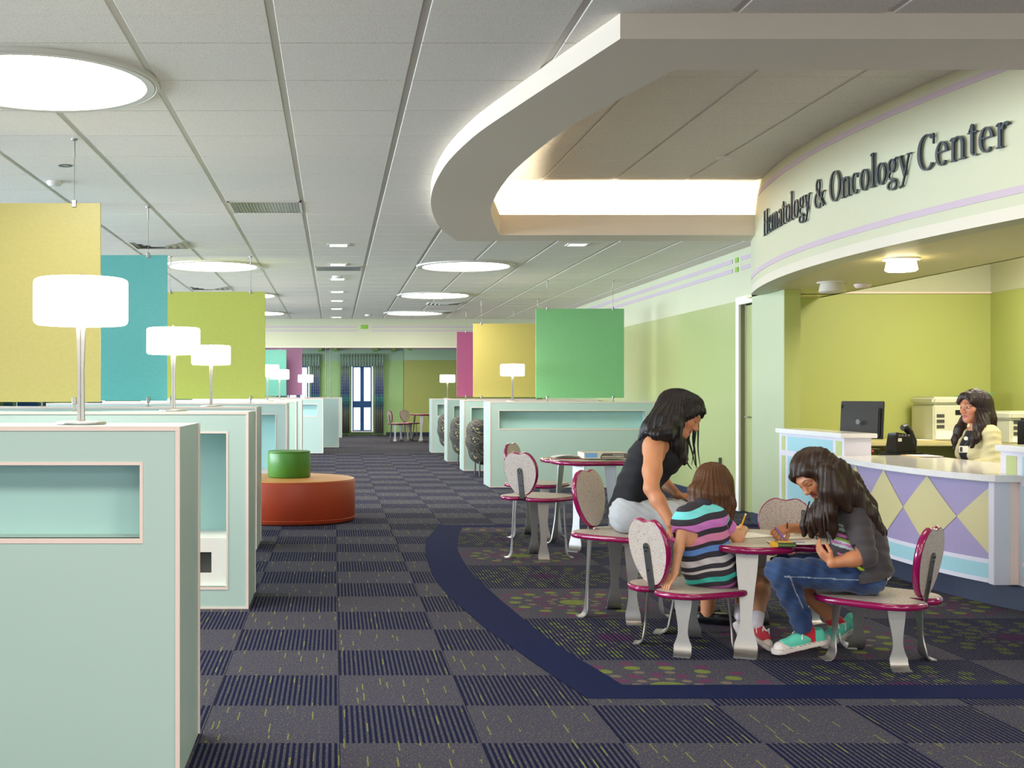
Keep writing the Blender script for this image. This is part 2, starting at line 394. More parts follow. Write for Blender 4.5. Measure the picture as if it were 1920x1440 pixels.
for i in range(-8, 9):
    for j in range(-3, 40):
        x0, x1 = TX0+i*T, TX0+(i+1)*T; y0, y1 = TY0+j*.5, TY0+(j+1)*.5
        if not visible(x0, x1, y1): continue
        rib = (i+j) % 2 == 0
        if y0 < 4.757 < y1 and x1 <= 1.02:
            p = cell_poly(x0, x1, y0, y1, None, lambda y: interp(R_OUT, y))
            if p: cand.append((y0, p, 'c_rib' if rib else 'c_plain'))
        elif x1 > .66 and y1 > 4.757 and y0 < 11.06:
            p = cell_poly(x0, x1, y0, y1, None, lambda y: interp(R_OUT, y), 4.757, 11.06)
            if p: cand.append((y0, p, 'c_rib' if rib else 'c_plain'))
            for ya, yb in ((-9, 4.757), (11.06, 99)):
                p = cell_poly(x0, x1, y0, y1, None, lambda y: 4.25, ya, yb)
                if p: cand.append((y0, p, 'c_rib' if rib else 'c_plain'))
        else:
            p = cell_poly(x0, x1, y0, y1, None, lambda y: 4.25)
            if p: cand.append((y0, p, 'c_rib' if rib else 'c_plain'))
for i in range(0, 8):
    for j in range(0, 14):
        x0, x1 = .90+i*.5-.5, .90+(i+1)*.5-.5; y0, y1 = 4.45+j*.5-.5+.0, 4.45+(j+1)*.5-.5
        rib = (int(math.floor((x0-.9+.01)/1.0))+int(math.floor((y0-4.45+.01)/1.0))) % 2 == 1
        if not visible(x0, x1, y1): continue
        p = cell_poly(x0, x1, y0, y1, lambda y: interp(R_IN, y), lambda y: hall_hi(y), 4.984, 10.84)
        if p: cand.append((y0, p, 'r_rib' if rib else 'r_plain'))
cand.sort(key=lambda c: c[0])
def hidden(p):                # plan: whole tile behind the first desks
    return all(q[0] < -.6 for q in p) and min(q[1] for q in p) > 3.5
seen = [c for c in cand if not hidden(c[1])]; rest = [c for c in cand if hidden(c[1])]
for c in seen[:300]:
    bb = B(); add_tile(bb, c[1], 0., .006); bb.mk('carpet_tile', c[2], fl)
for key in ('c_rib', 'c_plain', 'r_rib', 'r_plain'):
    bb = B()
    for c in seen[300:]+rest:
        if c[2] == key: add_tile(bb, c[1], 0., .006)
    if bb.f: bb.mk('carpet_tiles_beyond', key, fl, kind='stuff')
# navy band laid into the carpet
ys = np.linspace(0, 1, 41); a = []; b = []
for t in ys:
    yo = 4.757+t*(11.06-4.757); yi = 4.984+t*(10.84-4.984); a.append((interp(R_OUT, yo), yo)); b.append((interp(R_IN, yi), yi))
a = [(4.2, 4.757)]+a+[(4.2, 11.06)]; b = [(4.2, 4.984)]+b+[(4.2, 10.84)]
vs = []; fs = []
for p, q in zip(a, b): vs += [(*p, 0.0), (*q, 0.0)]
for i in range(len(a)-1): fs.append((2*i, 2*i+1, 2*i+3, 2*i+2))
mk('carpet_band', vs, fs, 'band', fl)

# ceiling
ce = B(); ce.box(XL-.2, 9.2, -6.2, 35.2, PZ+.02, PZ+.2); ce = ce.mk('ceiling', 'tee', kind='structure')
gx0, gy0 = -.252, 5.09
soff_hi = lambda y: interp(S_OUT, y)+.06
LIGHTS = [(-1.42, 5.72), (-1.42, 13.95), (1.54, 13.95), (1.53, 18.1), (-1.42, 18.1), (1.49, 22.1), (-1.45, 22.1)]
cc = []; tees = B()
def inlight(x0, x1, y0, y1):
    for lx, ly in LIGHTS:
        if max(abs(x0-lx), abs(x1-lx)) < .40 and max(abs(y0-ly), abs(y1-ly)) < .40: return True
    return False
for i in range(-14, 15):
    for j in range(-18, 31):
        x0, x1 = gx0+i*G, gx0+(i+1)*G; y0, y1 = gy0+j*G, gy0+(j+1)*G
        if y0 > 23.85: continue
        vis = (x1*F/max(y1, .5)+VX > -40) and (x0*F/max(y0, .5)+VX < 1960) and y1 > 4.45
        segs = []
        if y1 > 4.70 and y0 < 10.88:
            segs.append((None, soff_hi, 4.70, 10.88)); segs.append((None, None, -99, 4.70)); segs.append((None, None, 10.88, 99))
        else: segs.append((None, None, -99, 99))
        for lo, hi, ya, yb in segs:
            hh = (lambda y, f=hi: min(f(y) if f else 99, 4.22 if y > 10.88 else 99))
            e = .017
            p = cell_poly(x0+e, x1-e, y0+.006, min(y1-.006, 23.88), None, hh if (hi or x1 > 3.5) else None, ya, yb)
            if p and not inlight(x0, x1, y0, y1): cc.append((0 if vis else 1, y0+abs(x0)*.01, p))
cc.sort()
nv = 0
cur = B()
for v, y, p in cc:
    if v == 0 and nv < 270:
        bb = B(); add_tile(bb, p, CZ, .02, up=-1, g=0); bb.mk('ceiling_tile', 'tile', ce); nv += 1
    else: add_tile(cur, p, CZ, .02, up=-1, g=0)
cur.mk('ceiling_tiles_beyond', 'tile', ce, kind='stuff')
# grid backing above the tiles (white tees seen in the joints)
tb = B(); z0, z1 = CZ+.008, CZ+.02
tb.box(XL, 9, -6, 4.72, z0, z1); tb.box(XL, 4.25, 10.86, 24, z0, z1)
n = 30
for k in range(n):
    ya = 4.72+(10.86-4.72)*k/n; yb = 4.72+(10.86-4.72)*(k+1)/n; tb.box(XL, soff_hi((ya+yb)/2), ya, yb, z0, z1)
tb.mk('ceiling_grid', 'tee', ce)
# raised ceiling over the play area
for i in range(-2, 8):
    for j in range(-3, 10):
        x0, x1 = 1.757-.6096*2+i*G, 1.757-.6096*2+(i+1)*G; y0, y1 = 6.80-.6096*4+(j+1)*G, 6.80-.6096*4+(j+2)*G
        p = cell_poly(x0+.012, x1-.012, y0+.004, y1-.004, lambda y: interp(S_OUT, y)+.03, lambda y: HX(y)+.05, 4.74, 10.86)
        if p:
            bb = B(); add_tile(bb, p, PZ, .02, up=-1, g=0); bb.mk('raised_ceiling_tile', 'tile', ce)
bb = B(); bb.box(.3, 5, 4.7, 10.9, PZ+.008, PZ+.018); bb.mk('raised_ceiling_grid', 'tee', ce)
# curved soffit with light cove
NN = 48; out = [(4.6, 4.69)]; inn = [(4.2, 5.14)]
for k in range(NN+1):
    t = k/NN; yo = 4.69+t*(10.9-4.69); yi = 5.14+t*(10.5-5.14); out.append((interp(S_OUT, yo), yo)); inn.append((interp(S_IN, yi), yi))
out.append((3.86, 10.9)); inn.append((3.80, 10.5))
prof = [(0, CZ+.04), (0, 2.619), (1, 2.619), (1, 2.80), (.94, 2.80), (.94, 2.66), (.07, 2.66), (.07, PZ+.01)]
vs = []; fs = []; K = len(prof)
for o_, i_ in zip(out, inn):
    for f_, z in prof: vs.append((o_[0]+(i_[0]-o_[0])*f_, o_[1]+(i_[1]-o_[1])*f_, z))
for i in range(len(out)-1):
    for j in range(K-1): fs.append((i*K+j, i*K+j+1, (i+1)*K+j+1, (i+1)*K+j))
sf = mk('trim_1', vs, fs, 'soffit', kind='structure'); autosm(sf, .5)
# cove tube behind the far lip
tu = thing('cove_light', 'long fluorescent cove light hidden behind the far lip of the curved soffit', 'light', (2.6, 10.72, 2.69))
B().tube([(1.55, 10.72, 2.69), (3.74, 10.72, 2.69)], .018).mk('tube', 'tube', tu)
t2 = thing('cove_light', 'curved cove light hidden behind the inner lip of the soffit on the aisle side', 'light', (1.0, 8.6, 2.69)); cp = []
for k in range(16):
    yy = 6.9+k*.22; cp.append(((interp(S_OUT, yy)+interp(S_IN, yy+.05))/2, yy, 2.69))
B().tube(cp, .018).mk('tube', 'tube2', t2)
B().box(1.5, 3.78, 10.69, 10.75, 2.66, 2.672).mk('batten', 'white', tu)

# walls
def rectwall(name, x0, x1, y0, y1, z0, z1, m): return B().box(x0, x1, y0, y1, z0, z1).mk(name, m, kind='structure')
ZG = 2.19
# far right wall of the hall (two paints)
wr = B().box(4.23, 4.40, 12.4, 24.0, 0, ZG).mk('wall_right', 'sage', kind='structure')
B().box(4.228, 4.40, 10.97, 24.0, ZG, PZ).mk('upper_wall', 'cream', wr)
for za in (2.50, 2.60):
    B().box(4.222, 4.229, 12.62, 23.8, za, za+.042).mk('painted_stripe', 'lav', wr)
    B().box(4.222, 4.229, 11.55, 12.36, za, za+.042).mk('painted_stripe', 'lav', wr)
    B().box(4.220, 4.229, 12.44, 12.53, za-.004, za+.046).mk('painted_square', 'sq', wr)
B().box(4.212, 4.232, 12.45, 24, 0, .10).mk('baseboard_right', 'navy', kind='structure')
# doorway next to the pilaster
dr = B().bbox(4.26, 4.30, 11.27, 12.32, 0, 2.13).mk('door_1', 'sage', kind='structure')
fr = B(); fr.box(4.19, 4.212, 12.33, 12.42, 0, 2.22); fr.box(4.262, 4.274, 12.335, 12.42, 0, 2.14); fr.box(4.19, 4.30, 11.25, 12.33, 2.14, 2.22)
fr.mk('door_frame', 'white', dr); B().box(4.212, 4.262, 12.35, 12.42, 0, 2.14).mk('frame_recess', 'tan', dr); B().box(4.235, 4.4, 10.97, 12.4, 2.14, 2.2).mk('lintel', 'white', dr); B().box(4.212, 4.4, 12.35, 12.42, 2.14, 2.2).mk('lintel_end', 'white', dr)
B().tube([(4.26, 12.2, .98), (4.21, 12.2, .98), (4.21, 12.08, .98)], .008).mk('door_handle', 'steel', dr)
# pilaster at the end of the reception
pl = B(); pl.cur = 0; pl.box(3.95, 4.09, 10.45, 11.25, 0, PZ); pl.cur = 0
pl = pl.mk('wall_reception_end', 'pale', kind='structure')
B().box(3.952, 4.094, 10.444, 10.45, 0, 2.2).mk('end_face', 'green', pl)
B().box(3.938, 3.95, 10.40, 11.25, 0, .10).mk('baseboard_reception', 'navy', kind='structure')
wb = B().box(4.09, 6.5, 11.4, 11.55, 0, ZG-.005).mk('wall_reception_back', 'green', kind='structure')
B().box(4.09, 6.5, 11.398, 11.55, ZG-.005, 2.9).mk('upper_wall', 'cream', wb)
B().box(4.09, 6.3, 11.385, 11.40, ZG-.012, ZG+.005).mk('trim_2', 'trim', kind='structure')
wq = B().box(6.29, 6.45, 4.0, 11.5, 0, ZG-.005).mk('wall_reception_right', 'green', kind='structure')
B().box(6.288, 6.45, 4.0, 11.5, ZG-.005, 2.9).mk('upper_wall', 'cream', wq)
B().box(6.28, 6.289, 4.2, 11.2, 2.50, 2.54).mk('painted_stripe', 'lav', wq)
B().box(6.278, 6.289, 11.22, 11.30, 2.495, 2.545).mk('painted_square', 'sq', wq)
# curved bulkhead with the sign
hy = np.linspace(4.2, 10.97, 44)
hd = B(); pts = [(HX(y), y) for y in hy]
hd._strip(pts, [(p[0]+.16, p[1]) for p in pts], 2.13, PZ+.01)
hd = autosm(hd.mk('wall_bulkhead', 'cream', kind='structure'), .5)
def hstrip(name, z0, z1, m, d=.004, ya=4.3, yb=10.9):
    b = B(); q = [(HX(y)-d, y) for y in np.linspace(ya, yb, 44)]; b._strip(q, [(p[0]+d+.002, p[1]) for p in q], z0, z1); return autosm(b.mk(name, m, hd), .5)
hstrip('painted_stripe', 2.262, 2.302, 'lav'); hstrip('painted_stripe', 2.925, 2.962, 'lav')
hstrip('bottom_band', 2.13, 2.20, 'bandp', .003)
# underside behind the bulkhead
so = B(); n = len(hy)
so._strip([(HX(y)+.10, y) for y in hy], [(4.62+max(0, y-9)*-.0, y) for y in hy], 2.135, 2.16)
so.box(4.60, 4.64, 4.2, 11.3, 2.135, 2.9); so.box(3.95, 4.64, 10.9, 11.4, 2.135, 2.16)
MT['cream2'] = mat('cream_underside_paint', (214, 206, 160), .5)
so.mk('trim_3', 'cream2', kind='structure')
B().box(4.6, 6.5, 4.0, 11.5, 2.74, 2.78).mk('ceiling_reception', 'tile', kind='structure')
# header across the hall and the room beyond it
wf = B().box(XL, 4.40, 23.9, 24.15, 2.14, PZ).mk('wall_header', 'cream', kind='structure')
for za in (2.47, 2.545):
    for xa, xb in ((XL, .45), (.75, 4.2)): B().box(xa, xb, 23.893, 23.9, za, za+.026).mk('painted_stripe', 'lav', wf)
B().box(.53, .66, 23.89, 23.9, 2.52, 2.60).mk('painted_square', 'sq', wf)
B().box(XL, 4.23, 23.895, 24.15, 2.14, 2.155).mk('lower_edge', 'trim', wf)
B().box(XL, 8, 24.15, 35.2, 2.80, 2.84).mk('ceiling_far_room', 'tile', kind='structure')
WINX = [(.816, .29), (-1.06, .29), (-3.0, .29), (-9.05, .29), (-7.0, .29), (-5.0, .29)]
# far wall with window openings
ww = B(); xs = sorted([(x-h-.02, x+h+.02) for x, h in WINX]); cur_x = XL; z_lo, z_hi = .12, 2.02
for a_, b_ in xs: ww.box(cur_x, a_, 35.0, 35.2, 0, ZG); cur_x = b_
ww.box(cur_x, 2.05, 35.0, 35.2, 0, ZG)
for a_, b_ in xs: ww.box(a_, b_, 35.0, 35.2, 0, z_lo); ww.box(a_, b_, 35.0, 35.2, z_hi, ZG)
MT['farg'] = mat('sea_green_wall_paint', (168, 206, 140), .5); MT['farc'] = mat('pale_sea_green_paint', (170, 200, 176), .5)
ww = ww.mk('wall_far', 'farg', kind='structure')
B().box(XL, 2.05, 34.99, 35.2, ZG, 2.8).mk('upper_wall', 'farc', ww)
wz = B().box(2.02, 8, 34.5, 35.2, 0, ZG).mk('wall_far_right', 'green', kind='structure')
B().box(2.02, 8, 34.49, 35.2, ZG, 2.8).mk('upper_wall', 'farc', wz)
for za in (2.50, 2.58):
    B().box(XL, 2.05, 34.98, 34.99, za, za+.03).mk('painted_stripe', 'lav', ww)
    B().box(2.1, 6, 34.475, 34.49, za, za+.03).mk('painted_stripe', 'lav', wz)
for xx in (-.42, .02, 1.2, 1.72, 2.2): 
    b = B()
    for za in (2.47, 2.56): b.box(xx-.05, xx+.05, 34.46, 34.99 if xx < 2 else 34.49, za, za+.07)
    b.mk('painted_square', 'sq', ww if xx < 2 else wz)
B().box(1.5, 6, 34.47, 34.5, 0, .10).mk('baseboard_far', 'navy', kind='structure')
for n_, (x, h) in enumerate(WINX):
    wn = B(); zc = .90
    for xa, xb, za, zb in ((x-h, x-h+.04, z_lo, z_hi), (x+h-.04, x+h, z_lo, z_hi), (x-.055, x+.055, z_lo, z_hi), (x-h, x+h, z_lo, z_lo+.03), (x-h, x+h, z_hi-.03, z_hi), (x-h, x+h, zc-.09, zc+.10)):
        wn.box(xa, xb, 35.03 if xb-xa < .2 else 35.02, 35.10 if xb-xa < .2 else 35.11, za, zb)
    wo = wn.mk('window_%d' % (n_+1), 'blueframe', kind='structure')
    for xa, xb in ((x-h+.04, x-.055), (x+.055, x+h-.04)):
        for za, zb in ((z_lo+.03, zc-.09), (zc+.10, z_hi-.03)): B().box(xa, xb, 35.06, 35.068, za, zb).mk('pane', 'glass', wo)
    B().box(x-h-.04, x+h+.04, 34.9, 35.0, .085, .12).mk('window_sill', 'white', wo)
# left, rear and outer walls (out of view); rear and left openings added for the fills
b = B(); b.box(XL-.2, XL, -6.2, 3.0, 0, 2.8); b.box(XL-.2, XL, 25, 35.2, 0, 2.8); b.box(XL-.2, XL, 3, 25, 0, .55); b.box(XL-.2, XL, 3, 25, 2.45, 2.8)
for k in range(12): b.box(XL-.2, XL, 3+2*k-.06, 3+2*k+.06, .55, 2.45)
b.mk('wall_left', 'cream', kind='structure')
b = B(); b.box(XL, 9.2, -6.4, -6.2, 0, .3); b.box(XL, 9.2, -6.4, -6.2, 2.6, PZ); b.box(XL, -7, -6.4, -6.2, .3, 2.6); b.box(8, 9.2, -6.4, -6.2, .3, 2.6)
for k in range(11): b.box(-7+1.5*k-.04, -7+1.5*k+.04, -6.4, -6.2, .3, 2.6)
b.mk('wall_rear', 'cream', kind='structure')
rectwall('wall_near_right', 9.0, 9.2, -6.2, 4.2, 0, PZ, 'cream')
rectwall('wall_near_return', 6.3, 9.2, 4.0, 4.2, 0, PZ, 'cream')
rectwall('wall_far_side', 6.0, 6.2, 24.0, 35.0, 0, 2.9, 'farg')
rectwall('wall_far_return', 4.23, 6.2, 23.9, 24.1, 0, 2.9, 'farg')

# ---------------- curtains ----------------
def curtain(x0, x1, z0, z1, y, nfold):
    n = nfold*8; vs = []; fs = []
    for i in range(n+1):
        t = i/n; x = x0+(x1-x0)*t; d = .035*math.sin(t*nfold*2*PI)+.008*math.sin(t*31)
        vs += [(x, y+d, z0), (x, y+d, z1), (x, y+d+.012, z1), (x, y+d+.012, z0)]
    for i in range(n):
        for j in range(4): fs.append((i*4+j, i*4+(j+1) % 4, i*4+4+(j+1) % 4, i*4+4+j))
    return vs, fs
for k, (x, lab) in enumerate(((.816, 'blue and grey plaid curtain set with short pelmet on the far window in full view'), (-1.06, 'blue and grey plaid curtain set on the far window behind the purple panel'), (-9.05, 'plaid curtain set on the far window glimpsed under the nearest yellow panel'))):
    ct = thing('window_curtain', lab, 'curtain', (x, 34.85, 0), group='plaid curtains of the far room')
    for s in (-1, 1):
        xa, xb = (x+s*.36, x+s*.63) if s > 0 else (x-.63, x-.36)
        v_, f_ = curtain(xa, xb, .06, 2.36, 34.85, 5); mk('curtain_panel', v_, f_, 'curtain', ct, smooth=True)
    v_, f_ = curtain(x-.63, x+.63, 2.02, 2.38, 34.80, 15); mk('pelmet', v_, f_, 'curtain', ct, smooth=True)
    B().tube([(x-.66, 34.85, 2.37), (x+.66, 34.85, 2.37)], .012).mk('curtain_rail', 'steel', ct)
# ================= CEILING FITTINGS =================
def round_light(x, y, label, first=[None]):
    if first[0]: return dup(first[0], (x, y, CZ), 0, label, 'round flush ceiling lights')
    t = thing('round_ceiling_light', label, 'light', (x, y, CZ), 0, 'round flush ceiling lights')
    autosm(B().lathe([(.50, .02), (.50, -.008), (.512, -.018), (.55, -.018), (.553, -.012), (.558, -.018), (.575, -.014), (.58, 0), (.58, .02)], n=64, cap=False).mk('rim', 'tee', t, world=False))
    B().lathe([(.502, -.006), (.30, -.006), (.001, -.006)], n=48, cap=False).mk('diffuser', 'disc', t, world=False)
    first[0] = t; return t
LL = [(-1.42, 5.72, 'large round flush ceiling light, the nearest, cut by the frame'), (-1.42, 13.95, 'round flush ceiling light above the lime hanging panel'),
      (1.54, 13.95, 'round flush ceiling light just beyond the curved soffit'), (1.53, 18.1, 'round flush ceiling light over the aisle, second beyond the curved soffit'),
      (-1.42, 18.1, 'round flush ceiling light mostly hidden by the lime hanging panel'), (1.49, 22.1, 'round flush ceiling light nearest the far cross beam on the side of the pink panel'),
      (-1.45, 22.1, 'round flush ceiling light peeping out past the edge of the lime hanging panel')]
for a in LL: round_light(*a)
for x, y, l in ((1.54, 1.4, 'added round fill light above the viewer, outside the picture'), (-1.42, 1.4, 'added round fill light above and beside the viewer, outside the picture'),  # this list is added fill, none of these fixtures is in view
                (1.54, -2.6, 'added round fill light behind the viewer over the aisle'), (-1.42, -2.6, 'added round fill light behind the viewer over the desks'),
                (4.6, 1.4, 'added round fill light outside the picture before the reception'), (-4.4, 5.72, 'added round fill light outside the picture beyond the nearest desk'),
                (-4.4, 9.8, 'added round fill light over the second bay of desks'), (-4.4, 13.95, 'added round fill light over the third bay of desks'), (4.6, -2.6, 'added round fill light behind the viewer on the reception side')): round_light(x, y, l)
for x_, y_, l_ in ((5.45, 9.6, 'added round fill light over the reception desk, hidden by the bulkhead'), (5.45, 7.2, 'added round fill light in the near part of the reception, hidden by the bulkhead')):  # both added to brighten the reception, fixtures unseen
    o_ = round_light(x_, y_, l_); o_.location.z = 2.735
for x_, y_, l_ in ((1.5, 27.5, 'added round fill light in the far room nearer the beam'), (-1.45, 27.5, 'added round fill light in the far room over the plain partition'), (1.5, 31.8, 'added round fill light in the far room near the distant table'), (-1.45, 31.8, 'added round fill light in the far room near the windows'), (-6.0, 29.5, 'added round fill light in the unseen end of the far room')):  # all added to lift the dark far room, unseen above the header
    o_ = round_light(x_, y_, l_); o_.location.z = 2.795
o_ = round_light(2.45, 5.72, 'added round fill light in the raised ceiling over the low table, behind the front beam'); o_.location.z = 3.028  # added fill for the table group, kept out of sight
for ch_ in o_.children:
    if ch_.name.startswith('diffuser'): ch_.data = ch_.data.copy(); ch_.data.materials.clear(); ch_.data.materials.append(emat('added_fill_diffuser', (255, 244, 222), DISC_E*.22))
def spot(x, y, label, first=[None]):
    if first[0]: return dup(first[0], (x, y, CZ), 0, label, 'square recessed downlights')
    t = thing('square_downlight', label, 'light', (x, y, CZ), 0, 'square recessed downlights')
    b = B(); a, c = .085, .108
    for p in ((-c, c, -c, -a), (-c, c, a, c), (-c, -a, -a, a), (a, c, -a, a)): b.box(*p, -.008, .01)
    b.mk('frame', 'white', t, world=False); B().box(-a, a, -a, a, -.005, .01).mk('lens', 'spot', t, world=False)
    first[0] = t; return t
sl = ['nearest in the row down the aisle', 'second in the row, set in the slotted air panel', 'third in the row, beside the ceiling sensor', 'fourth in the row down the aisle', 'fifth in the row down the aisle', 'sixth in the row down the aisle', 'last in the row, close to the far beam']
for y, l in zip((12.0, 13.8, 15.55, 17.5, 19.2, 21.0, 23.3), sl): spot(.04, y, 'small square recessed downlight, '+l)
spot(2.44, 11.95, 'small square recessed downlight just past the far edge of the curved soffit')
# vents
def vent(name, x0, x1, y0, y1, label, kind):
    t = thing(name, label, 'vent', ((x0+x1)/2, (y0+y1)/2, CZ), 0)
    if kind == 'lin':
        b = B(); e = .02
        for p in ((x0, x1, y0, y0+e), (x0, x1, y1-e, y1), (x0, x0+e, y0, y1), (x1-e, x1, y0, y1)): b.box(*p, CZ-.006, CZ+.01)
        b.mk('frame', 'tee', t); B().box(x0+e, x1-e, y0+e, y1-e, CZ-.001, CZ+.01).mk('backing', 'mirror', t)
        n = 22
        for k in range(n):
            xx = x0+e+(x1-x0-2*e)*(k+.5)/n; B().box(xx-.004, xx+.004, y0+e, y1-e, CZ-.006, CZ).mk('slat', 'mirror', t)
    else:
        cx, cy = (x0+x1)/2, (y0+y1)/2; h = (x1-x0)/2
        for k, s in enumerate((1., .78, .56, .34)):
            b = B(); o = h*s; i = o-.03; z = CZ-.004-.006*k
            vs = [(cx-o, cy-o, z+.012), (cx+o, cy-o, z+.012), (cx+o, cy+o, z+.012), (cx-o, cy+o, z+.012), (cx-i, cy-i, z-.012), (cx+i, cy-i, z-.012), (cx+i, cy+i, z-.012), (cx-i, cy+i, z-.012)]
            b.add(vs, [(0, 1, 5, 4), (1, 2, 6, 5), (2, 3, 7, 6), (3, 0, 4, 7)]); b.mk('louvre', 'tee', t)
        B().box(cx-h*.9, cx+h*.9, cy-h*.9, cy+h*.9, CZ-.001, CZ+.004).mk('backing', 'mirror', t)
    return t
vent('linear_vent', -.84, -.26, 9.28, 9.85, 'grey slotted metal air vent filling one ceiling tile, nearest of the vents', 'lin')
vent('linear_vent', -.23, .33, 14.0, 14.5, 'slotted metal air vent beside a downlight over the aisle', 'lin')
vent('square_diffuser', -2.05, -1.47, 11.66, 12.24, 'square louvred air diffuser above the teal hanging panel', 'sq')
vent('square_diffuser', -2.05, -1.47, 16.5, 17.08, 'square louvred air diffuser behind the wires of the lime panel', 'sq')
vent('square_diffuser', 1.52, 2.1, 19.4, 19.98, 'square louvred air diffuser beside a round light over the aisle', 'sq')
vent('square_diffuser', 1.6, 2.18, 21.4, 21.98, 'square louvred air diffuser nearest the far beam', 'sq')
def det(x, y, z, label, r=.05, name='smoke_detector', m='white', cat='detector'):
    t = autosm(B().lathe([(r, 0), (r, -.012), (r*.75, -.03), (r*.3, -.034)], n=20).mk(name, m, world=True)); t.location = (x, y, z); return solo(t, label, cat)
det(-1.98, 8.42, CZ, 'small round white sensor disc on the ceiling above the nearest yellow panel', .055)
det(.04, 15.2, CZ, 'round white smoke detector in the row of aisle downlights', .07)
det(.65, 22.6, CZ, 'tiny round sensor on the ceiling before the far beam', .07)
det(2.98, 9.1, CZ+.31, 'round white smoke detector on the raised ceiling inside the curved soffit', .055)
det(4.42, 9.95, 2.135, 'flat round sprinkler plate under the reception bulkhead', .07, 'sprinkler_plate', 'trim', 'sprinkler')
t = thing('accent_downlight', 'tiny recessed accent light in the ceiling beside a panel wire', 'light', (-1.77, 7.82, CZ))
autosm(B().lathe([(.045, .01), (.045, -.004), (.03, -.004), (.03, .01)], (-1.77, 7.82, CZ), 20, False).mk('rim', 'dsteel', t)); B().lathe([(.03, .003), (.001, .003)], (-1.77, 7.82, CZ), 16, False).mk('lens', 'spot', t)
# dome light under bulkhead
c = P(1686, 487, 8.08); c.y = 8.05; t = thing('dome_light', 'lit white glass drum light under the reception bulkhead', 'light', (c.x, c.y, 2.135))
autosm(B().lathe([(.118, 0), (.118, -.012), (.10, -.012)], n=32).mk('rim', 'white', t, world=False)); autosm(B().lathe([(.088, -.008), (.092, -.02), (.104, -.078), (.09, -.088), (.01, -.09)], n=32).mk('glass', 'dome', t, world=False))
t = dup(t, (4.08, 9.75, 2.135), 0, 'unlit drum light under the reception bulkhead, near the pilaster')
for ch_ in t.children:
    ch_.data = ch_.data.copy(); ch_.data.materials.clear(); ch_.data.materials.append(MT['bandp'])

# ================= SIGN =================
def ring_(cx, cy, rx, ry, tv, th, a0=0, a1=360, n=28):
    o = []; i = []
    for k in range(n+1):
        a = math.radians(a0+(a1-a0)*k/n); c_, s_ = math.cos(a), math.sin(a)
        o.append((cx+rx*c_, cy+ry*s_)); i.append((cx+(rx-tv)*c_, cy+(ry-th)*s_))
    return o, i
def strk(pts, ws):
    o = []; i = []
    for k, p in enumerate(pts):
        a = pts[max(k-1, 0)]; b = pts[min(k+1, len(pts)-1)]; d = Vector((b[0]-a[0], b[1]-a[1])).normalized(); w_ = (ws[k] if isinstance(ws, (list, tuple)) else ws)/2
        o.append((p[0]-d.y*w_, p[1]+d.x*w_)); i.append((p[0]+d.y*w_, p[1]-d.x*w_))
    return o, i
def bar(x, y0, y1, w_): return strk([(x, y0), (x, y1)], w_)
def hb(x0, x1, y, h): return strk([(x0, y), (x1, y)], h)
def stem(x, y0, y1, w_=.13, sb=.13, st=.10, top=1, bot=1):
    r = [bar(x, y0, y1, w_)]
    if bot: r += [hb(x-sb, x+sb, y0+.022, .045)]
    if top == 1: r += [hb(x-sb, x+sb, y1-.022, .045)]
    if top == 2: r += [strk([(x-sb, y1-.07), (x-w_/2, y1-.03), (x, y1-.05)], [.03, .06, .12])]
    return r
def arch(x0, x1, xh):
    cx = (x0+x1)/2; rx = (x1-x0)/2+.055
    return [ring_(cx, xh-.24, rx, .245, .115, .06, 0, 150), ]
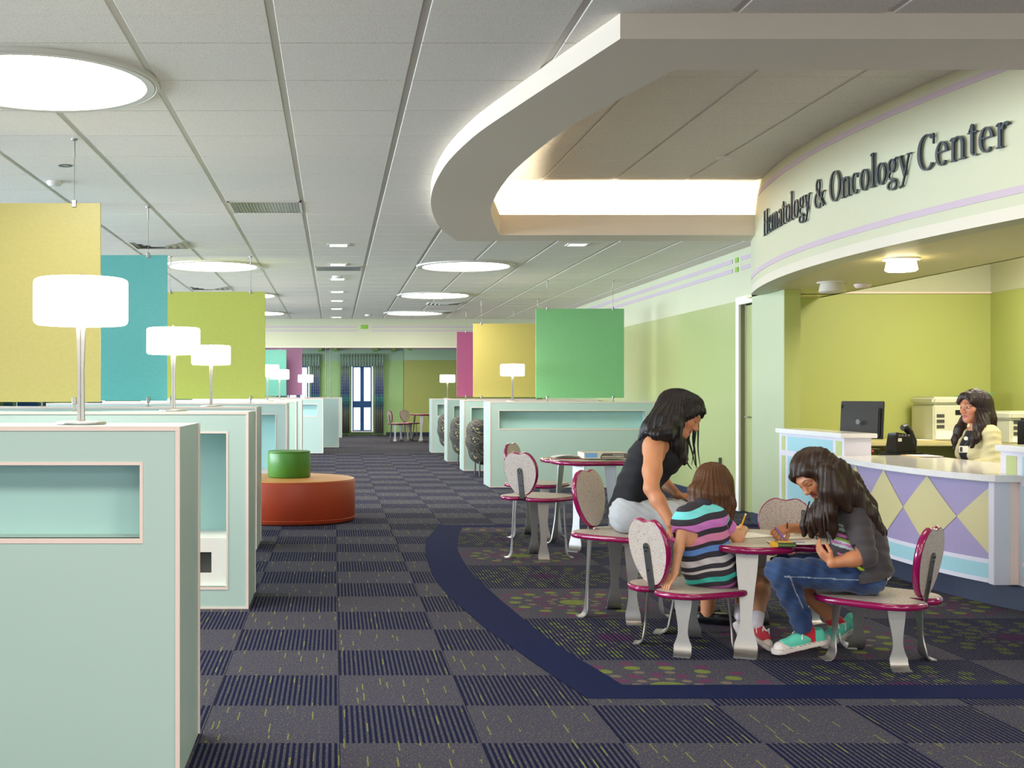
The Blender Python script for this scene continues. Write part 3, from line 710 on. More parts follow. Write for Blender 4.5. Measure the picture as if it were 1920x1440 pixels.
def GL(ch):
    s = .125
    if ch == 'H': return stem(.16, 0, 1)+stem(.66, 0, 1)+[hb(.16, .66, .52, .05)], .84
    if ch == 'e': return [ring_(.28, .33, .25, .345, .12, .05, 8, 318), hb(.1, .52, .38, .045)], .56
    if ch in 'mn':
        g = stem(.15, 0, .66, .115, .11, top=2)+stem(.49, 0, .45, .115, .11, top=0)+arch(.15, .49, .67); a = .64
        if ch == 'm': g += stem(.83, 0, .45, .115, .11, top=0)+arch(.49, .83, .67); a = .97
        return g, a
    if ch == 'a': return [ring_(.22, .17, .18, .185, .11, .045), ring_(.24, .48, .19, .185, .11, .05, -10, 165), bar(.375, .05, .48, .115), strk([(.375, .07), (.43, .02), (.5, .05)], [.10, .05, .03])], .52
    if ch == 't': return [bar(.19, .1, .84, .115), hb(.04, .37, .635, .045), ring_(.30, .14, .165, .155, .10, .05, 180, 300), strk([(.08, .66), (.15, .78), (.2, .86)], [.02, .05, .04])], .39
    if ch == 'o': return [ring_(.29, .33, .265, .345, .125, .045)], .58
    if ch == 'l': return stem(.16, 0, 1.06, .12, .11, top=2), .32
    if ch == 'g': return [ring_(.25, .46, .20, .21, .105, .045), ring_(.26, -.13, .24, .155, .085, .055), strk([(.17, .27), (.10, .17), (.16, .08), (.32, .03), (.42, -.03)], [.04, .05, .07, .09, .07]), strk([(.38, .62), (.46, .66), (.53, .64)], [.04, .05, .07])], .54
    if ch == 'y': return [strk([(.09, .65), (.31, .04)], .12), strk([(.50, .65), (.31, .05), (.2, -.22), (.08, -.27)], [.045, .05, .06, .09]), hb(-.01, .21, .64, .04), hb(.4, .6, .64, .04)], .56
    if ch == '&': return [ring_(.36, .76, .17, .23, .085, .05), ring_(.34, .27, .29, .285, .12, .05, 60, 350), strk([(.23, .68), (.45, .36), (.78, .03)], [.10, .13, .11]), strk([(.6, .22), (.7, .42), (.74, .5)], [.05, .05, .05]), hb(.6, .86, .51, .04)], .90
    if ch == 'O': return [ring_(.43, .5, .39, .515, .15, .05)], .86
    if ch == 'c': return [ring_(.28, .33, .25, .345, .12, .05, 52, 318), strk([(.40, .55), (.44, .52)], .10)], .51
    if ch == 'C': return [ring_(.42, .5, .39, .52, .15, .05, 48, 318), bar(.70, .68, .98, .045)], .77
    if ch == 'r': return stem(.15, 0, .66, .115, .11, top=2)+[ring_(.34, .42, .17, .235, .10, .06, 85, 165), strk([(.36, .62), (.42, .56)], .11)], .46
CAP = .205; XS = 1.12
txt = 'Hematology & Oncology Center'; adv = [(.27 if c_ == ' ' else GL(c_)[1]) for c_ in txt]
tot = sum(adv)*CAP*XS; print('sign length', tot)
sg = thing('wall_sign', 'slate blue serif lettering reading Hematology & Oncology Center on the curved bulkhead', 'sign', (HX(8)-.03, 8, 2.52))
YS = [9.83]
while YS[-1] > 5.9: 
    y = YS[-1]; YS.append(y-.01/math.sqrt(1+((y-8)/10)**2))
SSC = 3.62/tot
s_ = 0.
for ch, a_ in zip(txt, adv):
    wd = a_*CAP*XS*SSC
    if ch != ' ':
        y = YS[min(len(YS)-1, int((s_+wd/2)/.01))]; tx = Vector(((y-8)/10, 1, 0)).normalized()*-1; nrm = Vector((-abs(tx.y), tx.x*(1), 0)); nrm = Vector((0, 0, 1)).cross(tx)*-1
        nrm = Vector((tx.y, -tx.x, 0));
        if nrm.x > 0: nrm = -nrm
        o = Vector((HX(y), y, 2.52)); b = B()
        for oo, ii in GL(ch)[0]:
            n = len(oo); vs = []
            for (p, q) in zip(oo, ii):
                p, q = (p[0]*.90+q[0]*.10, p[1]*.90+q[1]*.10), (q[0]*.90+p[0]*.10, q[1]*.90+p[1]*.10)
                for d in (.022, .010):
                    for r_ in (p, q): vs.append(o+tx*((r_[0]-a_/2)*CAP*XS*SSC)+nrm*d+Vector((0, 0, r_[1]*CAP)))
            fs = []
            for k in range(n-1):
                a4, b4 = 4*k, 4*k+4; fs += [(a4, a4+1, b4+1, b4), (a4+2, b4+2, b4+3, a4+3), (a4, b4, b4+2, a4+2), (a4+1, a4+3, b4+3, b4+1)]
            fs += [(0, 2, 3, 1), (4*n-4, 4*n-3, 4*n-1, 4*n-2)]; b.add(vs, fs)
        b.mk('letter', 'signink', sg)
    s_ += wd
# ================= CARRELS =================
def carrel(x0, x1, y0, y1, label, kind='niche', h=1.115, side=None, nm='carrel_wall', grp=None, nz=(.765, .995), m0=.124):
    t = thing(nm, label, 'partition', ((x0+x1)/2, y0, 0), 0, grp)
    if kind == 'plain':
        B().bbox(x0, x1, y0, y1, 0, h, .003).mk('body', 'desk', t); holes = []
    else:
        dep = .12 if kind == 'niche' else min(.45, y1-y0-.04); e = m0
        if kind == 'open': nz = (.127, .995)
        ax, bx, az, bz = x0+e, x1-e, nz[0], nz[1]
        b = B(); b.box(x0, x1, y0, y1, 0, az); b.box(x0, x1, y0, y1, bz, h); b.box(x0, ax, y0, y1, az, bz); b.box(bx, x1, y0, y1, az, bz)
        b.box(ax, bx, y0+dep, y1, az, bz); b.mk('body', 'desk', t)
        B().box(ax, bx, y0+dep-.004, y0+dep+.001, az, bz).mk('recess_panel', 'desk_in', t)
        w_ = .010; b = B()
        for p in ((ax-w_, bx+w_, az-w_*1.6, az), (ax-w_, bx+w_, bz, bz+w_), (ax-w_, ax, az, bz), (bx, bx+w_, az, bz)): b.box(p[0], p[1], y0-.003, y0+.02, p[2], p[3])
        b.mk('recess_trim', 'trim', t)
        if kind == 'open':
            b = B(); q = y0+.06; b.box(ax, bx, q, y0+dep, .375, .395)
            b.box(ax, bx, q, q+.02, az, .195); b.box(ax, bx, q, q+.02, .315, .375); b.box(bx-.09, bx, q, q+.02, .195, .315); b.box(ax, bx-.22, q, q+.02, .195, .315)
            b.mk('inner_shelf_box', 'white', t); B().box(bx-.22, bx-.09, q+.03, q+.035, .195, .315).mk('opening_shade_panel', 'hole', t)  # dark panel puts the shade of the opening into colour
    w_ = .012; b = B(); s2 = x1 if side != 'left' else x0
    b.box(x0-.002, x1+.002, y0-.004, y0+.012, h-w_, h+.002); b.box(x0-.002, x1+.002, y0-.004, y0+.01, 0.002, w_)
    b.box(x1-w_, x1+.002, y0-.004, y0+.010, w_, h-w_); b.box(x0-.002, x0+w_, y0-.004, y0+.010, w_, h-w_)
    b.box(s2-w_/2, s2+w_/2, y1-.010, y1+.002, 0.002, h)
    b.mk('edge_trim', 'trim', t)
    return t
g1 = 'aqua desk partitions on the window side'; 
carrel(-2.7, -.488, 3.74, 4.27, 'pale aqua desk partition with a long recess, the nearest and largest')
carrel(-2.75, -.488, 6.73, 7.30, 'pale aqua partition with tall open recess and white box inside, second from the viewer', 'open')
carrel(-3.1, -.61, 9.30, 9.85, 'pale aqua partition under the teal hanging panel, beside the orange ottoman', 'niche')
carrel(-3.1, -.513, 12.8, 13.35, 'pale aqua partition under the lime hanging panel, with tall recess', 'open')
carrel(-3.1, -.51, 15.9, 16.4, 'pale aqua partition just behind the one under the lime panel', 'niche')
carrel(-3.1, -.525, 19.1, 19.6, 'narrow visible edge of aqua partition carrying the lamp half behind the lime panel', 'niche')
carrel(-2.9, -.23, 24.3, 24.8, 'pale aqua partition with short recess in the far room, lamp with window glare behind', 'niche')
carrel(-2.6, .10, 26.9, 27.4, 'plain pale aqua partition in the far room, topped by two thin wires', 'plain')
carrel(-2.4, .21, 33.0, 33.4, 'plain aqua partition farthest away, beside the far window', 'plain')
carrel(2.02, 4.16, 15.46, 16.05, 'pale aqua partition with long recess behind the children, under the green hanging panel', side='left')
carrel(2.04, 4.16, 18.77, 19.3, 'pale aqua partition under the yellow hanging panel on the reception side', side='left')
carrel(2.02, 4.16, 21.3, 21.8, 'pale aqua partition under the pink hanging panel', side='left')
carrel(2.0, 4.16, 24.5, 25.0, 'pale aqua partition carrying the small lamp beside the lime far wall', side='left')
# ================= LAMPS =================
def lamp(x, y, label, first=[None]):
    z = 1.117
    if first[0]: return dup(first[0], (x, y, z), 0, label)
    t = thing('table_lamp', label, 'lamp', (x, y, z))
    autosm(B().lathe([(.085, 0), (.085, .006), (.08, .009), (.02, .012)], n=32).mk('base', 'steel', t, world=False))
    for s in (-1, 1):
        b = B(); st = [(0.011, .012, .011), (.18, .010, .010), (.30, .014, .013), (.365, .018, .017)]
        vs = []
        for zz, off, w_ in st: vs += [(s*.001, -.008, zz), (s*(off), -.008, zz), (s*(off), .008, zz), (s*.001, .008, zz)]
        fs = []
        for i in range(3):
            for j in range(4): fs.append((i*4+j, i*4+(j+1) % 4, i*4+4+(j+1) % 4, i*4+4+j))
        fs += [(3, 2, 1, 0), (12, 13, 14, 15)]; b.add(vs, fs); b.mk('stem', 'steel', t, world=False)
    r = .158; autosm(B().lathe([(.02, .333), (r-.012, .336), (r-.003, .342), (r, .352), (r, .478), (r-.003, .487), (r-.012, .492), (.02, .495)], n=48).mk('lamp_shade', 'shade', t, world=False), .9)
    autosm(B().lathe([(.006, .49), (.006, .505), (.004, .51)], n=12).mk('finial', 'steel', t, world=False))
    first[0] = t; return t
lamp((152-VX)*4.04/F, 4.04, 'lit table lamp with drum shade on the nearest desk, in front of the yellow panel')
lamp((329-VX)*7.14/F, 7.05, 'lit table lamp with drum shade on the second desk, against the lime panel')
lamp((397-VX)*9.7/F, 9.65, 'lit table lamp with drum shade on the third desk, beside the second lamp')
lamp((500-VX)*15.95/F, 16.15, 'lit table lamp half hidden behind the edge of the lime panel')
lamp((524-VX)*19.3/F, 19.3, 'small lit table lamp before the distant teal panel')
lamp((573-VX)*24.5/F, 24.55, 'small lit table lamp in front of the bright far window')
lamp((963-VX)*15.6/F, 15.7, 'lit table lamp in front of the bright yellow hanging panel')
lamp((839-VX)*24.7/F, 24.7, 'small lit table lamp against the lime far wall')
# ================= HANGING PANELS =================
def hpanel(xl, xr, y, z0, z1, col, label, wires, zc=CZ, clipz=1.117):
    t = thing('hanging_panel', label, 'panel', ((xl+xr)/2, y, z0))
    B().bbox(xl, xr, y-.006, y+.006, z0, z1, .002, 1).mk('panel_sheet', mk_resin('resin_'+label.split()[0]+'_'+label.split()[1], col), t)
    for wx in wires:
        B().tube([(wx, y, z1-.01), (wx, y, zc-.05)], .0018, 6).mk('wire', 'dsteel', t)
        autosm(B().lathe([(.002, -.11), (.006, -.105), (.006, -.01), (.018, -.006), (.02, 0)], (wx, y, zc), 12).mk('ceiling_mount', 'steel', t))
        B().bbox(wx-.013, wx+.013, y-.014, y+.014, z1-.025, z1+.02, .003, 1).mk('clip', 'steel', t)
        c = B(); c.bbox(wx-.013, wx+.013, y-.014, y+.014, z0-.015, z0+.03, .003, 1); c.box(wx-.005, wx+.005, y-.005, y+.005, clipz, z0-.01); c.bbox(wx-.018, wx+.018, y-.018, y+.018, clipz, clipz+.006, .002, 1)
        c.mk('foot_clip', 'steel', t)
    return t
hpanel(-2.546, -1.377, 7.01, 1.17, 2.342, (160, 152, 90), 'yellow translucent hanging panel, nearest, behind the largest lamp', [-1.532, -2.39])
hpanel(-2.51, -1.342, 9.56, 1.163, 2.333, (100, 184, 182), 'teal hanging panel between the yellow one and the lime one', [-1.496, -2.35])
hpanel(-1.925, -.755, 13.0, 1.163, 2.333, (192, 196, 90), 'lime green hanging panel over the fourth desk', [-1.79, -.915])
hpanel(2.665, 3.835, 15.75, 1.163, 2.345, (120, 180, 124), 'green hanging panel over the partition behind the children', [2.82, 3.69])
hpanel(2.21, 3.38, 18.95, 1.163, 2.335, (184, 168, 92), 'bright yellow hanging panel beside the green one', [2.34, 3.24])
hpanel(2.21, 3.38, 21.5, 1.163, 2.335, (190, 92, 134), 'pink magenta hanging panel partly behind the yellow one', [2.38, 3.24])
hpanel(-2.3, -1.17, 29.0, 1.163, 2.29, (104, 176, 158), 'sea green distant panel hanging in front of the purple one', [-1.32, -2.1], zc=2.80)
hpanel(-2.1, -.80, 29.6, 1.18, 2.38, (188, 128, 176), 'purple distant panel hanging beside the far window', [-.95, -1.9], zc=2.80)
# clear cables over the plain partition
t = thing('cable_pair', 'pair of thin vertical steel cables on the plain far partition', 'cable', (-.15, 27.1, 1.117))
for x in (-.20, -.085): B().tube([(x, 27.1, 1.117), (x, 27.1, 2.8)], .008, 8).mk('cable', 'dsteel', t)
# ================= OTTOMAN =================
t = thing('round_ottoman', 'large round ottoman with rust orange side and tan top', 'ottoman', (-.43, 11.56, 0))
def seam_lathe(r, z0, z1, e=.02): return [(r-.01, z0), (r, z0+.01), (r, z1-e), (r-.004, z1-e*.5), (r-.012, z1-.003)]
autosm(B().lathe([(.60, 0), (.62, .012)]+seam_lathe(.63, .014, .40), (-.43, 11.56, 0), 72).mk('upholstered_base', 'orange', t), .8)
autosm(B().lathe([(.622, .395), (.622, .402), (.60, .408), (.01, .410)], (-.43, 11.56, 0), 72).mk('seat_top', 'otan', t), .8)
B().lathe([(.633, .035), (.636, .04), (.633, .045)], (-.43, 11.56, 0), 72, False).mk('piping', 'orange', t)
c = thing('backrest_drum', 'short green vinyl drum standing on the orange ottoman', 'ottoman', (-.44, 11.56, .41))
autosm(B().lathe(seam_lathe(.208, .411, .66), (-.44, 11.56, 0), 48).mk('drum_side', 'gvinyl', c), .8)
autosm(B().lathe([(.207, .655), (.205, .663), (.19, .667), (.005, .668)], (-.44, 11.56, 0), 48).mk('drum_top', 'gvinyl', c), .8)
# ================= KIDS' CHAIRS AND TABLES =================
def outline(R, n_exp, notches, N=96):
    """rounded square with corners on the diagonals; notches = [(angle, depth, width)]"""
    pts = []
    for k in range(N):
        a = 2*PI*k/N; r = R*(abs(math.cos(a))**n_exp+abs(math.sin(a))**n_exp)**(-1/n_exp)
        for na, dp, wd in notches:
            d = (a-na+PI) % (2*PI)-PI; r *= 1-dp*math.exp(-(d/wd)**2)
        pts.append((r*math.cos(a), r*math.sin(a)))
    return pts
def heart(N=72):
    """backrest outline in (y, z): two soft bumps above, narrow rounded foot"""
    pts = []
    for k in range(N):
        a = 2*PI*k/N; s, c = math.sin(a), math.cos(a)
        w_ = .148*(1.0+.03*s) if s > 0 else .148*(1-.18*(-s)**1.5)
        y = w_*math.copysign(abs(c)**.85, c); z = .145*s if s > 0 else .19*s
        if s > 0: z -= .020*math.exp(-(y/.040)**2); 
        pts.append((y, z))
    return pts
def offset_poly(p, d):
    n = len(p); out = []
    for i in range(n):
        a, b = p[i-1], p[(i+1) % n]; t = Vector((b[0]-a[0], b[1]-a[1])).normalized(); out.append((p[i][0]-t.y*d, p[i][1]+t.x*d))
    return out
def slab(poly, z0, z1, rb):
    """bullnosed slab; poly runs counter-clockwise"""
    h = (z1-z0)/2; zc = (z0+z1)/2; loops = []
    for ang in (-90, -60, -30, 0, 30, 60, 90):
        a = math.radians(ang); loops.append((offset_poly(poly, rb*(1-math.cos(a))), zc+h*math.sin(a)))
    n = len(poly); vs = []; fs = []
    for pl_, z in loops: vs += [(x, y, z) for x, y in pl_]
    for k in range(len(loops)-1):
        for i in range(n): fs.append((k*n+i, k*n+(i+1) % n, (k+1)*n+(i+1) % n, (k+1)*n+i))
    fs.append(tuple(range(n))[::-1]); fs.append(tuple(range((len(loops)-1)*n, len(loops)*n)))
    return vs, fs
def plate_leg(az, st, th=.006):
    """flat steel plate leg: stations (radius, z, half width)"""
    ca, sa = math.cos(az), math.sin(az); vs = []; fs = []
    for k, (r, z, w_) in enumerate(st):
        a = st[max(k-1, 0)]; b = st[min(k+1, len(st)-1)]; d = Vector((b[0]-a[0], b[1]-a[1])).normalized(); nr, nz = -d.y*th/2, d.x*th/2
        for s_, e in ((1, 1), (-1, 1), (-1, -1), (1, -1)):
            rr, zz = r+nr*e, z+nz*e; vs.append((rr*ca-s_*w_*sa, rr*sa+s_*w_*ca, zz))
    for i in range(len(st)-1):
        for j in range(4): fs.append((i*4+j, i*4+(j+1) % 4, i*4+4+(j+1) % 4, i*4+4+j))
    fs += [(3, 2, 1, 0), tuple(len(vs)-4+j for j in range(4))]
    return vs, fs
def leg_st(r0, r1, rf, zt, w0, w1, w2):
    st = []
    for k in range(13):
        t = k/12; z = zt+(.05-zt)*t; r = r0+(r1-r0)*t
        u = min(1, max(0, t/.72)); w_ = w0+(w1-w0)*(u*u*(3-2*u))
        if t > .72: q = (t-.72)/.28; w_ = w1+(w2-w1)*(q**1.6)
        st.append((r, z, w_))
    dr = rf-r1
    st += [(r1+dr*.08, .030, w2), (r1+dr*.25, .014, w2), (r1+dr*.5, .005, w2), (rf, .004, w2*.96)]
    return st
def make_chair(name, zs, label):
    t = thing(name, label, 'chair')
    ol = outline(.250, 3.3, [(PI, .40, .15)]); v, f = slab(ol, zs-.030, zs, .013)
    autosm(mk('seat', v, f, 'mag', t, False), .9)
    ip = offset_poly(ol, .012); n = len(ip)
    mk('seat_surface', [(x, y, zs+.0006) for x, y in ip], [tuple(range(n))], 'lam', t, False)
    # backrest: built in the y-z plane, tilted back
    hp = heart(); v, f = slab(hp, -.015, .015, .008)
    tl = math.radians(9); cx, cz = -.222, zs+.196
    def tr(p):   # (y, z, x-depth)
        y, z, x = p; return (cx+x*math.cos(tl)-z*math.sin(tl), y, cz+z*math.cos(tl)+x*math.sin(tl))
    autosm(mk('backrest', [tr(p) for p in v], f, 'mag', t, False), .9)
    ip = offset_poly(hp, .008); n = len(ip)
    mk('backrest_front', [tr((y, z, .0158)) for y, z in ip], [tuple(range(n))], 'lam', t, False)
    mk('backrest_rear', [tr((y, z, -.0158)) for y, z in ip], [tuple(range(n))[::-1]], 'lam', t, False)
    # bracket
    pts = [(-.06, zs-.036), (-.14, zs-.036), (-.185, zs-.026), (-.208, zs-.010)]
    for z in (-.16, -.08, 0.0): q = tr((0, z, -.020)); pts.append((q[0], q[2]))
    vs = []; fs = []
    for k, (x, z) in enumerate(pts):
        a = pts[max(k-1, 0)]; b = pts[min(k+1, len(pts)-1)]; d = Vector((b[0]-a[0], b[1]-a[1])).normalized(); w_ = .021
        for s_, e in ((1, 1), (-1, 1), (-1, -1), (1, -1)): vs.append((x-d.y*.003*e, s_*w_, z+d.x*.003*e))
    for i in range(len(pts)-1):
        for j in range(4): fs.append((i*4+j, i*4+(j+1) % 4, i*4+4+(j+1) % 4, i*4+4+j))
    fs += [(3, 2, 1, 0), tuple(len(vs)-4+j for j in range(4))]
    # rounded top of the bracket
    q = tr((0, 0.0, -.020)); cap = [tr((.021*math.cos(a), .021*math.sin(a), -.0170)) for a in np.linspace(0, PI, 9)]+[tr((.021*math.cos(a), .021*math.sin(a), -.023)) for a in np.linspace(0, PI, 9)]
    n0 = len(vs); vs += cap; fs += [tuple(n0+i for i in range(9)), tuple(n0+9+i for i in range(9))[::-1]]+[(n0+i, n0+9+i, n0+10+i, n0+1+i) for i in range(8)]
    br = mk('back_bracket', vs, fs, 'dsteel', t, False)
    for y, z in ((-.011, .0), (.011, .0), (0, -.018), (.002, -.11)):
        a = Vector(tr((y, z, -.022))); b = Vector(tr((y, z, -.027))); B().tube([a, b], .0042, 8).mk('screw', 'black', br, False)
    B().bbox(-.13, .17, -.17, .17, zs-.037, zs-.030, .002, 1).mk('under_plate', 'dsteel', t, False)
    for k in range(4):
        v, f = plate_leg(PI/4+k*PI/2, leg_st(.185, .205, .255, zs-.032, .040, .022, .040)); autosm(mk('leg', v, f, 'steel', t, False), .7)
    return t
def R_(d): return math.radians(d)
kid = make_chair('kids_chair', .30, 'small magenta-edged chair with heart-shaped back, seating the girl in stripes')
kid.location = (1.70, 5.72, 0); kid.rotation_euler.z = R_(22)
dup(kid, (2.49, 5.455, 0), R_(135), 'small magenta-edged chair seating the long-haired girl in jeans')
dup(kid, (2.46, 6.50, 0), R_(-112), 'small magenta-edged chair, empty, on the far side of the low table')
ad = make_chair('heart_back_chair', .465, 'taller magenta-edged chair with heart-shaped back, seating the woman in black')
ad.location = (1.58, 6.50, 0); ad.rotation_euler.z = R_(-45)
dup(ad, (1.52, 8.84, 0), R_(45), 'empty magenta-edged chair in front of the higher table, bracket side towards the viewer')
dup(ad, (1.72, 10.10, 0), R_(-35), 'empty magenta-edged chair behind the one with the visible bracket')
dup(ad, (1.62, 30.3, 0), R_(20), 'far chair with heart-shaped back, beside the distant table', )
dup(ad, (1.95, 31.0, 0), R_(-60), 'far chair with heart-shaped back, behind the distant table')
dup(ad, (2.98, 30.8, 0), R_(170), 'far chair half hidden by the last partition, at the distant table')
def make_table(name, zt, label, loc, rot, R=.355, rf=.475, nd=.20):
    t = thing(name, label, 'table', loc, rot)
    ol = outline(R, 3.4, [(k*PI/2, nd, .12) for k in range(4)], 160); v, f = slab(ol, zt-.034, zt, .015)
    autosm(mk('tabletop', v, f, 'mag', t, False), .9); ip = offset_poly(ol, .015); n = len(ip)
    mk('top_surface', [(x, y, zt+.0006) for x, y in ip], [tuple(range(n))], 'lam2', t, False)
    B().bbox(-.24, .24, -.24, .24, zt-.044, zt-.034, .002, 1).mk('under_frame', 'dsteel', t, False)
    k_ = rf/.475
    for k in range(4):
        v, f = plate_leg(PI/4+k*PI/2, leg_st(.33*k_, .40*k_, rf, zt-.034, .050, .027, .052), .008); autosm(mk('leg', v, f, 'steel', t, False), .7)
    return t
MT['lam2'] = mat('taupe_speckled_laminate', (196, 182, 166), .35, var=.12, vscale=160)
ZT1 = .505; ZT2 = .70
tb1 = make_table('play_table', ZT1, 'low magenta-edged table where the two girls draw', (2.075, 5.90, 0), R_(-23.6-45))
make_table('activity_table', ZT2, 'higher magenta-edged table with a flat game box behind the woman in black', (2.08, 9.5, 0), R_(8), .40, .42, .07)
make_table('activity_table', ZT2, 'distant magenta-edged table near the lime far wall', (2.35, 30.5, 0), R_(20), .40, .44)
# things on the low table
def sheet(name, cx, cy, w_, h_, rz, z, label, mt='paper', curl=.012, cat='paper', grp=None):
    t = thing(name, label, cat, (cx, cy, z), rz, grp); N = 8; vs = []; fs = []
    for i in range(N+1):
        for j in range(N+1):
            u, v = i/N-.5, j/N-.5; zz = curl*max(0, abs(u)*2-.55)**2*4*(1 if v*u < .05 else .3); vs.append((u*w_, v*h_, zz+.0012))
    m = len(vs); vs += [(a, b, c_-.001) for a, b, c_ in vs]
    for i in range(N):
        for j in range(N):
            a = i*(N+1)+j; fs.append((a, a+N+1, a+N+2, a+1)); fs.append((m+a, m+a+1, m+a+N+2, m+a+N+1))
    mk('sheet', vs, fs, mt, t, False, smooth=True); return t
MT['drawing'] = mat('sketch_paper', (240, 234, 222), .7, var=.06, vscale=25)
s1 = sheet('drawing_paper', 2.33, 5.76, .36, .27, R_(-14), ZT1+.001, 'white drawing sheet under the hand of the long-haired girl', 'paper', .02)
s2 = sheet('drawing_paper', 2.02, 6.02, .24, .30, R_(20), ZT1+.001, 'drawing sheet in front of the girl in stripes', 'drawing', .006)
s3 = sheet('drawing_paper', 2.17, 5.66, .20, .12, R_(-8), ZT1+.003, 'thin white sheet edge near the crayon box', 'paper', .004)
MT['bluep'] = mat('blue_crayon_fill', (90, 150, 214), .6)
B().box(-.03, .07, .02, .035, .0025, .0032).mk('blue_drawn_patch', 'bluep', s3, False)
# crayon box
t = thing('crayon_box', 'small yellow and green crayon box lying near the table edge', 'box', (2.10, 5.555, ZT1), R_(-6))
MT['cy'] = mat('yellow_crayon_card', (236, 178, 30), .5); MT['cg'] = mat('dark_green_card', (52, 72, 44), .5); MT['cgl'] = mat('lime_card_stripe', (120, 150, 50), .5)
B().bbox(-.035, .045, -.035, .035, .001, .022, .001, 1).mk('box_sleeve', 'cg', t, False); B().bbox(-.055, -.035, -.034, .034, .001, .021, .001, 1).mk('box_end', 'cy', t, False)
B().box(-.034, .044, -.0358, -.035, .009, .014).mk('printed_stripe', 'cgl', t, False); B().box(-.03, .04, -.03, .03, .022, .0225).mk('top_print', 'cy', t, False)
# pencil and marker
def rod(name, a, b, r, m, tipm, label, cat, l=.85):
    a, b = Vector(a), Vector(b); t = thing(name, label, cat, a); c_ = a+(b-a)*(1-l)
    B().tube([c_, b], r, 8).mk('barrel', m, t); B().tube([a, c_], [.0006, r], 8).mk('tip', tipm, t); B().tube([b, b+(b-a)*.08], r*1.05, 8).mk('end_cap', 'paper' if m == 'cy' else m, t); return t
rod('pencil', P(1385, 1001, 5.86), P(1397.5, 966, 5.84), .0042, 'cy', 'black', 'yellow pencil in the raised hand of the girl in stripes', 'pencil')
MT['vio'] = mat('violet_plastic', (112, 84, 160), .35)
rod('marker', P(1471, 1012, 5.70), P(1455, 990, 5.72), .0055, 'vio', 'vio', 'violet marker in the hand of the long-haired girl', 'marker')
# game box, open book on higher table
t = thing('game_box', 'flat board game box with blue and grey side on the higher table', 'box', (2.17, 9.33, ZT2))
MT['gb'] = mat('sky_blue_print', (120, 170, 226), .5); MT['gg'] = mat('dark_grey_print', (92, 88, 80), .5); MT['gw'] = mat('off_white_card', (222, 214, 196), .6)
x0, x1, yb, z0 = 1.945, 2.285, 9.27, ZT2+.012
B().bbox(x0, x1, yb, yb+.24, z0, z0+.047, .001, 1).mk('box_body', 'gw', t)
B().box(x0+.008, x0+.105, yb-.0012, yb, z0+.008, z0+.044).mk('blue_print', 'gb', t)
b = B(); b.add([(x0+.125, yb-.0012, z0+.004), (x1-.006, yb-.0012, z0+.004), (x1-.006, yb-.0012, z0+.043), (x0+.150, yb-.0012, z0+.043), (x0+.136, yb-.0012, z0+.032)], [(0, 1, 2, 3, 4)]); b.mk('grey_print', 'gg', t)
b = B(); xx = x0+.14
random.seed(3)
while xx < x1-.03:
    w_ = random.uniform(.003, .008); b.box(xx, xx+w_, yb-.0018, yb-.0012, z0+.012, z0+.012+random.choice((.008, .010, .008))); xx += w_+.0022
xx = x0+.225
while xx < x1-.03:
    w_ = random.uniform(.002, .005); b.box(xx, xx+w_, yb-.0018, yb-.0012, z0+.028, z0+.034); xx += w_+.002
b.mk('fine_print', 'gw', t)
t = thing('picture_book', 'open thin picture book with pink cover beside the game box', 'book', (1.82, 9.50, ZT2)); MT['pinkc'] = mat('pink_card', (220, 120, 120), .5)
b = B(); b.box(1.74, 1.96, 9.40, 9.60, ZT2+.001, ZT2+.004); b.mk('cover', 'pinkc', t)
for k in range(3):
    vs = []; fs = []
    for i in range(9):
        u = i/8; x = 1.74+.22*u; z = ZT2+.006+k*.004+.016*math.sin(u*PI*.9)*(k+1)/3; vs += [(x, 9.41+k*.004, z), (x, 9.59, z)]
    for i in range(8): fs.append((2*i, 2*i+2, 2*i+3, 2*i+1))
    mk('page', vs, fs, 'paper', t)
sheet('loose_page', 1.93, 9.26, .36, .14, R_(-4), ZT2+.001, 'loose white leaflet hanging over the front edge of the higher table', 'gw', .004)
# wall plate far right
t = thing('wall_outlet', 'small upright dark outlet plate low on the sage wall', 'outlet', (4.22, 13.0, .42)); B().bbox(4.20, 4.23, 12.985, 13.015, .40, .52, .003).mk('cover_plate', 'dsteel', t)

# ================= RECEPTION COUNTER =================
CT = [(6.55, 3.83), (6.80, 3.745), (7.17, 3.672), (7.75, 3.655), (8.3, 3.70), (8.8, 3.785)]      # front panel (y, x)
def cpts(y0, y1, n, d=0.):
    ys_ = np.linspace(y0, y1, n); o = []
    for y in ys_:
        e = .01; tx = Vector((interp(CT, y+e)-interp(CT, y-e), 2*e)).normalized(); o.append((interp(CT, y)-tx.y*d, y+tx.x*d))
    return o
ctr = thing('reception_counter', 'curved reception counter with lavender and cream diamond front and raised end ledges', 'counter', (3.9, 7.8, 0))
YA, YB = 6.76, 8.80
fr_ = cpts(YA, YB, 40); b = B(); b._strip(fr_, [(p[0]+.05, p[1]) for p in fr_], .138, .715); 
MT['ccream'] = mat('cream_laminate', (198, 186, 134), .45); MT['clav'] = mat('lavender_laminate', (152, 138, 176), .45); MT['cblue'] = mat('sky_blue_laminate', (152, 196, 206), .45); MT['cgrn'] = mat('moss_green_laminate', (178, 190, 124), .45); MT['cwht'] = mat('pale_lilac_white_laminate', (212, 208, 220), .45)
b.mk('front_panel', 'clav', ctr)
